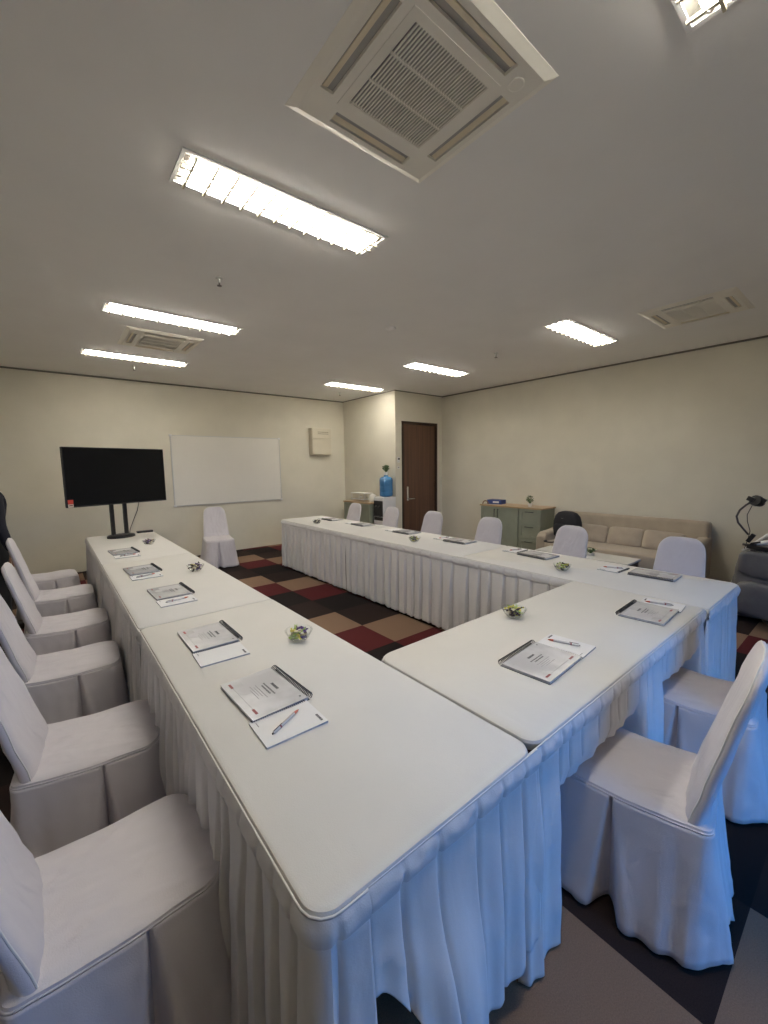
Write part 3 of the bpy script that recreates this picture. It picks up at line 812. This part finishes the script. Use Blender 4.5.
MB().rings([[(.155*math.cos(2*PI*k/n)*s_, .115*math.sin(2*PI*k/n)*s_+.05, z) for k in range(n)] for s_, z in ((1, 0), (1, .022), (.9, .034), (.5, .038))]).build('base', 'black', tv, smooth=True, angle=40)
MB().tube([(.23, .03, zb_+.01), (.22, .06, zb_-.10), (.17, .08, .18), (.13, .09, .08), (.12, .09, .03)], .0035, 6).build('cable', 'black', tv, smooth=True)
tag(MB().b2(-.09, .09, -.035, .035, 0, .025).build('media_box', 'black', None, (.925, 6.07, TT), bevel=.004), 'small flat black box on the table right of the television base', 'media box')

# ------------------------------------------------------------------ whiteboard
wb = empty('whiteboard', (2.67, YB, 1.53))
tag(wb, 'wide whiteboard with thin pale frame on the back wall', 'whiteboard')
MB().b2(-.985, .985, -.018, -.004, -.605, .605).build('board', 'board', wb)
f = MB()
for a in ((-1.0, 1.0, .60, .615), (-1.0, 1.0, -.615, -.60), (-1.0, -.985, -.60, .60), (.985, 1.0, -.60, .60)): f.b2(a[0], a[1], -.024, 0, a[2], a[3])
f.build('frame', 'alu', wb)
c = MB()
for (x, z) in ((-.99, -.608), (.99, -.608), (-.99, .608), (.99, .608)): c.b2(x-.022, x+.022, -.028, 0, z-.018, z+.018)
c.build('corner_caps', 'white_plastic', wb, bevel=.004)

# wall mounted beige box
pb = empty('wall_panel_box', (4.58, YB, 1.82))
tag(pb, 'beige two part metal box mounted on the back wall right of the whiteboard', 'electrical box')
MB().b2(-.235, .235, -.13, 0, .0, .56).build('housing', 'beige_metal', pb, bevel=.006)
u = MB().b2(-.228, .228, -.150, -.131, .345, .545).build('upper_cover', 'beige_metal', pb, bevel=.004)
MB().b2(-.10, .16, -.1515, -.1495, .47, .482).b2(-.10, .16, -.1515, -.1495, .435, .447).build('slot', 'beige_dark', u)
MB().b2(-.228, .228, -.150, -.131, .015, .325).build('lower_cover', 'beige_metal', pb, bevel=.004)

# door side controls
sw_ = empty('wall_switch', (5.312, YD, 1.55))
tag(sw_, 'small access control with dark round sensor beside the brown door', 'switch')
MB().b2(-.03, .03, -.012, 0, .08, .185).build('plate', 'white_plastic', sw_, bevel=.004)
MB().tube([(0, -.020, .150), (0, -.010, .150)], .020, 16).build('sensor', 'black', sw_)
MB().tube([(0, -.018, .100), (0, -.010, .100)], .011, 12).build('keyhole', 'alu', sw_)
s2_ = empty('exit_button', (5.306, YD, 1.51))
tag(s2_, 'tiny exit button plate below the door sensor', 'button')
MB().b2(-.022, .022, -.010, 0, 0, .045).build('plate', 'white_plastic', s2_, bevel=.003)
MB().tube([(0, -.014, .023), (0, -.009, .023)], .010, 12).build('knob', 'steel', s2_)

# ------------------------------------------------------------------ sideboard (front faces -X)
def door_panel(x, y0, y1, z0, z1, name, parent, mat_='sage'):
    b = MB(); fw = .05
    b.b2(x-.018, x, y0, y1, z0, z0+fw).b2(x-.018, x, y0, y1, z1-fw, z1).b2(x-.018, x, y0, y0+fw, z0+fw, z1-fw).b2(x-.018, x, y1-fw, y1, z0+fw, z1-fw)
    b.b2(x-.008, x, y0+fw, y1-fw, z0+fw, z1-fw)
    return b.build(name, mat_, parent, bevel=.002)
sb = empty('sideboard', (6.32, 4.08, 0))
tag(sb, 'sage green sideboard with two doors, three drawers and oak top by the right wall', 'sideboard')
SX, SY0, SY1 = -.205, -.595, .605
MB().b2(SX, .215, SY0+.01, SY1-.01, .06, .825).build('body', 'sage', sb)
MB().b2(SX-.03, .222, SY0-.01, SY1+.01, .825, .85).build('top', 'oak', sb, bevel=.003)
MB().b2(SX+.04, .2, SY0+.03, SY1-.03, 0, .06).build('plinth', 'sage', sb)
def bar(parent, p0, p1, m='black', name='handle'):
    p0, p1 = V(*p0), V(*p1); d = V(-.028, 0, 0); e = (p1-p0).normalized()*.012
    b = MB().tube([p0+d, p1+d], .006, 8).tube([p0+e, p0+e+d], .005, 6).tube([p1-e, p1-e+d], .005, 6)
    return b.build(name, m, parent, smooth=True, angle=50)
d1 = door_panel(SX-.002, .255, SY1-.012, .075, .815, 'door', sb); bar(d1, (SX-.02, .285, .60), (SX-.02, .285, .79))
d2 = door_panel(SX-.002, -.175, .249, .075, .815, 'door', sb); bar(d2, (SX-.02, .215, .60), (SX-.02, .215, .79))
for z0_, z1_ in ((.075, .315), (.325, .565), (.575, .815)):
    d3 = door_panel(SX-.002, SY0+.012, -.20, z0_, z1_, 'drawer', sb); bar(d3, (SX-.02, -.47, z1_-.035), (SX-.02, -.32, z1_-.035))
# items on it
bb = empty('blue_box', (6.32, 4.50, .8503), math.radians(6))
tag(bb, 'flat dark blue carton lying on the green sideboard', 'box')
MB().b2(-.09, .09, -.14, .14, 0, .078).build('carton', 'blue_box', bb, bevel=.003)
MB().b2(-.0915, -.0895, -.10, .02, .025, .055).build('printed_label', 'paper', bb)
tr_ = empty('wicker_handle', (6.16, 4.62, .8503), math.radians(10))
tag(tr_, 'small brown arched handle at the far end of the green sideboard', 'handle')
MB().tube([(0, .055*math.cos(PI*k/12), .055*math.sin(PI*k/12)*1.1+.0) for k in range(13)], .010, 8).build('arch', 'brown', tr_, smooth=True)
def plant(name, loc, label, pot_r, pot_h, cr, ch, seed, flowers=0, leafscale=1., parent_mat='ceramic', n=60, cat='plant'):
    t = empty(name, loc); tag(t, label, cat)
    MB().lathe([(pot_r*.75, 0), (pot_r*.95, pot_h*.5), (pot_r, pot_h), (pot_r*.88, pot_h), (pot_r*.8, pot_h*.8), (.001, pot_h*.8)], n=20, cap1=False).build('pot', parent_mat, t, smooth=True, angle=40)
    r_ = random.Random(seed); b = MB()
    for i in range(n):
        a = r_.uniform(0, 6.28); el = r_.uniform(-.3, 1.5); rr = cr*r_.uniform(.45, 1)
        c = V(rr*math.cos(a)*math.cos(el), rr*math.sin(a)*math.cos(el), pot_h+ch*.45+ch*.5*math.sin(el))
        R = RZ(r_.uniform(0, 6.28)) @ RX(r_.uniform(-.9, .9)) @ RY(r_.uniform(-.9, .9)); s_ = .018*leafscale*r_.uniform(.7, 1.2)
        vs = [V(-s_, 0, 0), V(0, -s_*.5, s_*.15), V(s_, 0, 0), V(0, s_*.5, s_*.15)]
        b.add([c+R @ v for v in vs], [(0, 1, 2, 3)]); b.tube([V(0, 0, pot_h*.7), c*0.5+V(0, 0, pot_h*.5), c], .0012*leafscale, 4)
    b.build('foliage', 'leaf', t)
    if flowers:
        fb_ = MB()
        for i in range(flowers):
            a = r_.uniform(0, 6.28); rr = cr*r_.uniform(.3, .9)
            fb_.sup((rr*math.cos(a), rr*math.sin(a), pot_h+ch*r_.uniform(.7, 1.02)), (.022, .022, .016), 1, 1, 8, 6)
        fb_.build('flowers', 'flower', t, smooth=True)
    return t
plant('potted_plant', (6.28, 3.80, .8503), 'small green plant in white pot on the green sideboard', .035, .055, .075, .13, 3, 5)

# ------------------------------------------------------------------ green cabinet and dispenser in the left corner
cb_ = empty('green_cabinet', (5.03, 6.87, 0))
tag(cb_, 'sage green cabinet with oak top in the corner left of the water dispenser', 'cabinet')
MB().b2(-.185, .20, -.50, .40, .05, .825).build('body', 'sage', cb_)
MB().b2(-.21, .205, -.51, .41, .825, .852).build('top', 'oak', cb_, bevel=.003)
MB().b2(-.16, .2, -.47, .37, 0, .05).build('plinth', 'sage', cb_)
d1 = door_panel(-.187, -.045, .388, .06, .815, 'door', cb_); bar(d1, (-.205, .0, .60), (-.205, .0, .78))
d2 = door_panel(-.187, -.488, -.055, .06, .815, 'door', cb_); bar(d2, (-.205, -.10, .60), (-.205, -.10, .78))
# items on the cabinet
rk = empty('cup_rack', (5.05, 6.92, .8523))
tag(rk, 'low white two tier rack standing on the corner cabinet', 'rack')
MB().b2(-.11, .11, -.23, .25, .155, .170).b2(-.11, .11, -.23, .25, .03, .042).build('shelves', 'white_plastic', rk, bevel=.003)
po = MB()
for sx in (-.095, .095):
    for sy in (-.21, .23): po.tube([(sx, sy, 0), (sx, sy, .16)], .006, 6)
po.build('posts', 'alu', rk)
bx = empty('tea_box', (5.03, 6.86, .8523+.0425))
tag(bx, 'small beige box inside the rack on the corner cabinet', 'box')
MB().b2(-.05, .05, -.05, .05, 0, .09).build('carton', 'beige_metal', bx, bevel=.003)
MB().b2(-.051, -.049, -.035, .035, .03, .06).build('printed_label', 'paper', bx)
kt = empty('electric_kettle', (5.04, 6.54, .8523))
tag(kt, 'round white kettle on the corner cabinet next to the dispenser', 'kettle')
MB().lathe([(.062, 0), (.075, .02), (.080, .07), (.068, .125), (.05, .15), (.012, .158), (.012, .172), (.001, .175)], n=24, cap1=False).build('body', 'ceramic', kt, smooth=True)
MB().tube([(-.0, .07, .035), (0, .115, .05), (0, .115, .11), (0, .06, .14)], .009, 8).build('handle', 'ceramic', kt, smooth=True)
MB().tube([(-.0, -.065, .075), (0, -.10, .115), (0, -.11, .135)], [.016, .011, .008], 8).build('spout', 'ceramic', kt, smooth=True)
wd = empty('water_dispenser', (5.065, 6.195, 0))
tag(wd, 'white floor standing water dispenser with black front beside the wall corner', 'water dispenser')
MB().b2(-.155, .165, -.15, .15, .02, .97).build('body', 'white_plastic', wd, bevel=.012)
MB().b2(-.162, -.150, -.135, .135, .60, .90).build('tap_panel', 'black', wd, bevel=.004)
for y in (-.05, .05): MB().tube([(-.16, y, .80), (-.20, y, .80), (-.205, y, .77)], .011, 8).build('tap', 'steel', wd, smooth=True)
MB().b2(-.160, -.150, -.12, .12, .10, .50).build('lower_door', 'white_plastic', wd, bevel=.004)
MB().b2(-.20, -.155, -.10, .10, .60, .615).build('drip_tray', 'black', wd, bevel=.003)
MB().b2(-.159, -.151, -.13, .13, .52, .585).build('lower_vent', 'black', wd)
MB().b2(-.12, .13, -.12, .12, 0, .02).build('foot', 'black', wd)
wbt = empty('water_bottle', (5.085, 6.165, .9703))
tag(wbt, 'large blue water bottle on top of the white dispenser', 'bottle')
pr = [(.06, 0), (.115, .012), (.130, .03), (.130, .09), (.126, .10), (.130, .11), (.130, .20), (.126, .21), (.130, .22), (.130, .33), (.122, .36), (.09, .385), (.045, .395), (.042, .42)]
MB().lathe(pr, n=36).build('bottle', 'bottle', wbt, smooth=True, angle=50)
MB().tube([(-.10, -.085, .33), (-.125, -.10, .28), (-.118, -.10, .15), (-.10, -.08, .11)], .012, 8).build('handle', 'bottle', wbt, smooth=True)
plant('potted_plant', (5.085, 6.165, .9703+.4205), 'small green plant in white cup on top of the blue water bottle', .042, .06, .085, .13, 8, 0, n=110, leafscale=1.3)

# ------------------------------------------------------------------ sofa
sf = empty('sofa', (6.05, 2.37, 0))
tag(sf, 'long beige fabric sofa with wooden legs against the right wall', 'sofa')
YA, YZ = -1.02, .90
MB().b2(-.40, .40, YA+.08, YZ-.08, .12, .28).build('base', 'sofa', sf, bevel=.02, seg=3)
MB().sup((-.08, -.06, .34), (.74, 1.72, .20), .22, .12, 60, 14).build('seat_cushion', 'sofa', sf, smooth=True)
MB().box((.33, -.06, .52), (.20, 1.90, .60), RY(.12)).build('backrest', 'sofa', sf, bevel=.05, seg=5)
for y in (YA+.06, YZ-.06):
    ar = MB(); rs = []
    for x, zt in ((-.44, .50), (-.38, .56), (-.1, .575), (.20, .62), (.38, .64)):
        rs.append([(x, y-.07, .12), (x, y+.07, .12), (x, y+.07, zt-.03), (x, y+.04, zt), (x, y-.04, zt), (x, y-.07, zt-.03)])
    ar.rings(rs).build('armrest', 'sofa', sf, bevel=.02, seg=4)
for sx in (-.36, .36):
    for y in (YA+.08, YZ-.08): MB().tube([(sx, y, .13), (sx*1.04, y, 0)], [.022, .014], 10).build('leg', 'leg_wood', sf)
CU = [(6.10, 2.70, 'beige scatter cushion on the sofa next to the backpack', 3), (6.12, 2.24, 'beige scatter cushion in the middle of the sofa', -4), (6.10, 1.78, 'beige scatter cushion on the sofa behind the right hand chair', 5)]
cu0 = None
for x, y, lb, dg in CU:
    if cu0 is None:
        b = MB().sup((0, 0, 0), (.27, .46, .13), .85, .28, 48, 18, RY(PI/2))
        cu0 = b.build('scatter_cushion', 'sofa_cushion', None, smooth=True); o = cu0
    else: o = cu0.copy(); COL.objects.link(o)
    o.location = (x, y, .545); o.rotation_euler = (math.radians(dg*.4), math.radians(24), math.radians(dg)); tag(o, lb, 'cushion', 'beige sofa cushions')

# backpack on the sofa
bpk = empty('backpack', (5.97, 2.985, .448), math.radians(-8))
bpk.scale = (1.1, 1.25, 1.13)
tag(bpk, 'black backpack standing on the left end of the beige sofa', 'backpack')
def bag_ring(z, hw, d, y0=0):
    return [(x*d, y*hw+y0, z) for x, y in [(math.copysign(abs(math.cos(2*PI*k/28))**.5, math.cos(2*PI*k/28)), math.copysign(abs(math.sin(2*PI*k/28))**.5, math.sin(2*PI*k/28))) for k in range(28)]]
MB().rings([bag_ring(z, w_, d_) for z, w_, d_ in ((0, .15, .07), (.02, .165, .085), (.12, .168, .09), (.22, .162, .085), (.30, .145, .07), (.345, .11, .05), (.362, .06, .03))]).build('body', 'black_fabric', bpk, smooth=True)
MB().rings([[(p[0]-.075, p[1], p[2]) for p in bag_ring(z, w_, d_)] for z, w_, d_ in ((.03, .11, .03), (.05, .13, .045), (.14, .13, .045), (.18, .12, .035), (.20, .10, .02))]).build('front_pocket', 'black_fabric', bpk, smooth=True)
MB().tube([(0, -.055, .35), (0, -.05, .40), (0, -.025, .425), (0, .025, .425), (0, .05, .40), (0, .055, .35)], .009, 8).build('top_handle', 'black_fabric', bpk, smooth=True)
for y in (-.08, .08): MB().tube([(.06, y, .33), (.115, y*1.1, .25), (.12, y*1.2, .12), (.08, y*1.3, .03)], .013, 8).build('strap', 'black_fabric', bpk, smooth=True)
MB().lathe([(.012, 0), (.012, .004)], (0, 0, 0), 12).build('badge', 'steel', bpk, (-.085, .02, .27))
bpk.children[-1].rotation_euler = (0, -PI/2, 0)

# coffee table
ct = empty('coffee_table', (5.17, 2.35, 0))
tag(ct, 'low white topped coffee table in front of the sofa', 'coffee table')
MB().b2(-.20, .20, -.57, .57, .405, .43).build('top', 'glasstop', ct, bevel=.004)
MB().b2(-.17, .17, -.52, .52, .14, .155).build('shelf', 'leg_wood', ct, bevel=.003)
MB().b2(-.185, .185, -.55, .55, .365, .404).build('apron', 'leg_wood', ct, bevel=.003)
for sx in (-.17, .17):
    for sy in (-.53, .53): MB().b2(sx-.02, sx+.02, sy-.02, sy+.02, 0, .404).build('leg', 'leg_wood', ct, bevel=.002)
plant('flower_dish', (5.15, 2.27, .4303), 'small dish of green and white flowers on the coffee table', .05, .03, .08, .06, 21, 6, cat='flower dish')

# ------------------------------------------------------------------ massage chair
mc = empty('massage_chair', (5.43, .13, 0), -PI/2)
tag(mc, 'bulky grey leather massage chair with pale rim at the right edge', 'massage chair')
MB().sup((.05, 0, .10), (1.20, .60, .20), .3, .3, 40, 12).build('base', 'dark_leather', mc, smooth=True)
for s_ in (-1, 1):
    b = MB(); rs = []
    for x, z0_, z1_, th in ((-.74, .30, .58, .035), (-.71, .20, .70, .055), (-.62, .14, .78, .065), (-.40, .12, .84, .07), (-.10, .12, .90, .07), (.20, .14, .95, .07), (.45, .2, .98, .065), (.62, .32, .95, .05), (.70, .5, .85, .03)):
        c_ = (z0_+z1_)/2; h_ = (z1_-z0_)/2
        rs.append([(x, s_*.33+th*math.copysign(abs(math.cos(2*PI*k/20))**.7, math.cos(2*PI*k/20)), c_+h_*math.copysign(abs(math.sin(2*PI*k/20))**.6, math.sin(2*PI*k/20))) for k in range(20)])
    a_ = b.rings(rs).build('armrest', 'grey_leather', mc, smooth=True)
    MB().tube([(-.70, s_*.33, .715), (-.62, s_*.33, .79), (-.40, s_*.33, .852), (-.10, s_*.33, .912), (.20, s_*.33, .962), (.45, s_*.33, .990)], [.012, .022, .026, .026, .026, .015], 10).build('pale_rim', 'white_plastic', a_, smooth=True)
for y in (-.13, .13): MB().sup((-.66, y, .30), (.28, .24, .44), .5, .5, 24, 14, RY(.15)).build('leg_rest', 'grey_leather', mc, smooth=True)
MB().sup((-.66, 0, .12), (.34, .52, .18), .5, .4, 30, 12).build('foot_rest', 'grey_leather', mc, smooth=True)
MB().sup((-.22, 0, .46), (.72, .54, .22), .4, .4, 30, 12).build('seat', 'dark_leather', mc, smooth=True)
for k in range(3): MB().sup((.24+.10*k, 0, .62+.19*k), (.22, .54-.04*k, .26), .6, .5, 30, 12, RY(.45)).build('back_cushion', 'dark_leather', mc, smooth=True)
MB().sup((.50, 0, 1.12), (.22, .36, .24), .6, .6, 24, 12, RY(.3)).build('head_pillow', 'grey_leather', mc, smooth=True)
b = MB()
for k in range(4):
    b.tube([(-.70+.14*k, .27, .60+.05*k), (-.62+.14*k, .05, .64+.05*k), (-.68+.14*k, -.27, .60+.05*k)], [.03, .045, .03], 10)
b.build('draped_cover', 'dark_leather', mc, smooth=True)
for z_, w_, h_, d_ in ((.27, .74, .34, .13), (.60, .72, .26, .10)):
    MB().sup((-.36, -.385, z_), (w_, d_, h_), .45, .4, 36, 14, RY(.05)).build('side_pad', 'grey_leather', mc, smooth=True)
sd_ = MB()
for k in range(4): sd_.tube([(-.69+.03*k, -.405, .79-.022*k), (-.45, -.425+.006*k, .775-.035*k+.02*math.sin(k*2)), (-.15, -.415, .80-.03*k), (.15, -.40, .84-.03*k)], [.012, .022, .024, .014], 8)
sd_.build('side_drape', 'dark_leather', mc, smooth=True)
# gooseneck clamp lamp
gl = empty('gooseneck_lamp', (5.02, .775, .80))
tag(gl, 'black gooseneck clamp lamp fixed to the top of the massage chair', 'lamp')
MB().box((0, -.01, .055), (.035, .035, .085), RX(.5)).box((0, -.045, .015), (.03, .07, .015), RX(-.3)).box((0, -.03, -.002), (.04, .05, .012)).build('clamp', 'black', gl, bevel=.003)
MB().tube([(0, .01, .085), (0, .045, .13), (0, .09, .19), (0, .105, .25), (0, .085, .31), (0, .045, .36), (0, .005, .395)], .0085, 8).build('neck', 'steel', gl, smooth=True)
hd = MB().tube([(-.03, -.02, .41), (.0, -.035, .40), (.035, -.05, .385)], [.048, .050, .040], 18)
hd.box((-.03, .01, .42), (.03, .05, .04), RX(.4)); hd.box((.0, -.075, .40), (.035, .03, .05), RX(.5))
hd.build('head', 'black', gl, smooth=True, angle=35)
MB().tube([(0, .0, .36), (0, .03, .27), (0, .025, .21), (0, .0, .12), (0, .01, .04), (0, .03, -.05)], .0032, 6).build('cord', 'black', gl, smooth=True)

# ------------------------------------------------------------------ standing person
pe = empty('person', (-.480, 5.42, 0), math.radians(-60))   # faces local +Y
tag(pe, 'person standing behind the left chairs in a black shirt and charcoal trousers, arm hanging', 'person')
def skin(name, verts, edges, rad, m, parent, sub=2):
    me = bpy.data.meshes.new(name); me.from_pydata(verts, edges, []); me.update()
    o = bpy.data.objects.new(name, me); COL.objects.link(o); o.parent = parent; me.materials.append(M[m])
    md = o.modifiers.new('skin', 'SKIN'); md.use_smooth_shade = True
    for i, r_ in enumerate(rad):
        r_ = r_ if isinstance(r_, tuple) else (r_, r_)
        me.skin_vertices[0].data[i].radius = r_
    me.skin_vertices[0].data[0].use_root = True
    s_ = o.modifiers.new('sub', 'SUBSURF'); s_.levels = sub; s_.render_levels = sub
    return o
vs = [(0, 0, .93), (0, .0, 1.02), (0, .01, 1.16), (0, .0, 1.30), (0, -.005, 1.39), (0, .01, 1.44), (0, .02, 1.50), (0, .03, 1.57), (0, .025, 1.63)]
rd = [(.125, .085), (.12, .085), (.13, .09), (.13, .085), (.075, .07), (.052, .052), (.068, .078), (.076, .092), (.055, .07)]
eg = [(i, i+1) for i in range(8)]
for s_ in (-1, 1):
    n0 = len(vs)
    vs += [(s_*.165, -.005, 1.33), (s_*.215, -.02, 1.20), (s_*.245, -.03, 1.06), (s_*.255, .0, .93), (s_*.26, .03, .82), (s_*.26, .045, .77)]
    rd += [.052, .046, .038, .033, .025, (.016, .034)]
    eg += [(3, n0)]+[(n0+i, n0+i+1) for i in range(5)]
    p = n0+5
    for k, (dy, ln) in enumerate(((-.030, .070), (-.010, .085), (.011, .080), (.030, .065))):
        m0 = len(vs)
        vs += [(s_*.258, .045-dy*-1, .735), (s_*.252, .052+dy*1.1, .735-ln*.5), (s_*.240, .056+dy*1.1, .735-ln)]
        rd += [.010, .009, .0075]; eg += [(p, m0), (m0, m0+1), (m0+1, m0+2)]
    m0 = len(vs); vs += [(s_*.245, .085, .765), (s_*.232, .105, .730), (s_*.228, .108, .705)]; rd += [.012, .010, .008]; eg += [(p, m0), (m0, m0+1), (m0+1, m0+2)]
    n0 = len(vs)
    vs += [(s_*.09, 0, .82), (s_*.10, .01, .48), (s_*.105, -.01, .30), (s_*.11, -.02, .09), (s_*.12, .06, .035), (s_*.125, .14, .03)]
    rd += [.085, .055, .052, .036, (.04, .03), (.038, .02)]
    eg += [(0, n0)]+[(n0+i, n0+i+1) for i in range(5)]
bd = skin('body', vs, eg, rd, 'skin', pe)
# face details
fc = MB().sup((0, .125, 1.545), (.024, .036, .045), .9, .9, 12, 8)
for s_ in (-1, 1): fc.sup((s_*.079, .02, 1.555), (.016, .036, .06), .9, .9, 12, 8)
fc.sup((0, .108, 1.505), (.045, .02, .014), .9, .9, 12, 8)
fc.build('face_features', 'skin', pe, smooth=True)
ey = MB()
for s_ in (-1, 1): ey.sup((s_*.030, .108, 1.572), (.022, .014, .011), .9, .9, 10, 6)
ey.build('eyes', 'ink', pe, smooth=True)
MB().sup((0, .005, 1.60), (.178, .205, .17), .9, .9, 28, 16).sup((0, -.04, 1.55), (.165, .14, .17), .9, .9, 24, 12).build('hair', 'hair', pe, smooth=True)
sv = [(0, 0, .86), (0, .0, 1.0), (0, .01, 1.16), (0, .0, 1.30), (0, -.005, 1.385)]
sr = [(.178, .125), (.165, .118), (.170, .120), (.165, .115), (.085, .08)]
se_ = [(0, 1), (1, 2), (2, 3), (3, 4)]
for s_ in (-1, 1):
    n0 = len(sv); sv += [(s_*.168, -.005, 1.335), (s_*.216, -.02, 1.20), (s_*.246, -.03, 1.06), (s_*.256, .0, .93), (s_*.260, .032, .815)]; sr += [.066, .060, .052, .046, .036]; se_ += [(3, n0)]+[(n0+i, n0+i+1) for i in range(4)]
skin('shirt', sv, se_, sr, 'shirt', pe)
tv_ = [(0, 0, .98), (0, 0, .87)]; tr2 = [(.160, .115), (.165, .118)]; te = [(0, 1)]
for s_ in (-1, 1):
    n0 = len(tv_); tv_ += [(s_*.092, 0, .80), (s_*.10, .01, .48), (s_*.105, -.005, .28), (s_*.11, -.01, .09)]; tr2 += [.100, .075, .068, .062]; te += [(1, n0)]+[(n0+i, n0+i+1) for i in range(3)]
skin('trousers', tv_, te, tr2, 'trouser', pe)
for s_ in (-1, 1):
    MB().sup((s_*.12, .06, .045), (.098, .28, .09), .6, .7, 24, 12).build('shoe', 'shoe', pe, smooth=True)

# ------------------------------------------------------------------ daylight through the window (sky outside) and camera
wl = bpy.data.worlds.new('sky'); SC.world = wl; wl.use_nodes = True
wn = wl.node_tree; bg = wn.nodes['Background']; bg.inputs[1].default_value = 2.9
wt = wn.nodes.new('ShaderNodeTexCoord'); wsx = wn.nodes.new('ShaderNodeSeparateXYZ'); wr_ = wn.nodes.new('ShaderNodeValToRGB')
wn.links.new(wt.outputs['Generated'], wsx.inputs[0]); wn.links.new(wsx.outputs[2], wr_.inputs[0]); wn.links.new(wr_.outputs[0], bg.inputs[0])
wr_.color_ramp.elements[0].position = 0.0; wr_.color_ramp.elements[0].color = (.02, .022, .02, 1)
wr_.color_ramp.elements[1].position = .03; wr_.color_ramp.elements[1].color = (.03, .33, 1.0, 1)
pt = bpy.data.lights.new('window_daylight', 'AREA'); pt.shape = 'RECTANGLE'; pt.size = WX1-WX0; pt.size_y = WZ1-WZ0
pt.cycles.is_portal = True
po_ = bpy.data.objects.new('window_daylight', pt); COL.objects.link(po_)
po_.location = ((WX0+WX1)/2, YS-.11, (WZ0+WZ1)/2); po_.rotation_euler = (PI/2, 0, PI)
po_.rotation_euler = (-PI/2, 0, 0) if False else (PI/2, 0, 0)

yaw, pitch, roll = math.radians(39.17), math.radians(-6.416), math.radians(-.8)
fw = V(math.sin(yaw)*math.cos(pitch), math.cos(yaw)*math.cos(pitch), math.sin(pitch))
rt = V(math.cos(yaw), -math.sin(yaw), 0); up = rt.cross(fw)
r2 = rt*math.cos(roll)+up*math.sin(roll); u2 = -rt*math.sin(roll)+up*math.cos(roll)
cam = bpy.data.cameras.new('camera'); co = bpy.data.objects.new('camera', cam); COL.objects.link(co)
cam.sensor_fit = 'VERTICAL'; cam.sensor_height = 36; cam.lens = 410.7/1024*36; cam.clip_start = .02
co.matrix_world = Matrix(((r2.x, u2.x, -fw.x, 0), (r2.y, u2.y, -fw.y, 0), (r2.z, u2.z, -fw.z, 1.57), (0, 0, 0, 1)))
SC.camera = co
SC.view_settings.view_transform = 'Standard'; SC.view_settings.look = 'None'; SC.view_settings.gamma = 1
SC.view_settings.use_curve_mapping = False
SC.view_settings.exposure = 0.72
SC.cycles.max_bounces = 10; SC.cycles.diffuse_bounces = 6; SC.cycles.transparent_max_bounces = 12
SC.cycles.sample_clamp_indirect = 6
SC.cycles.use_denoising = True
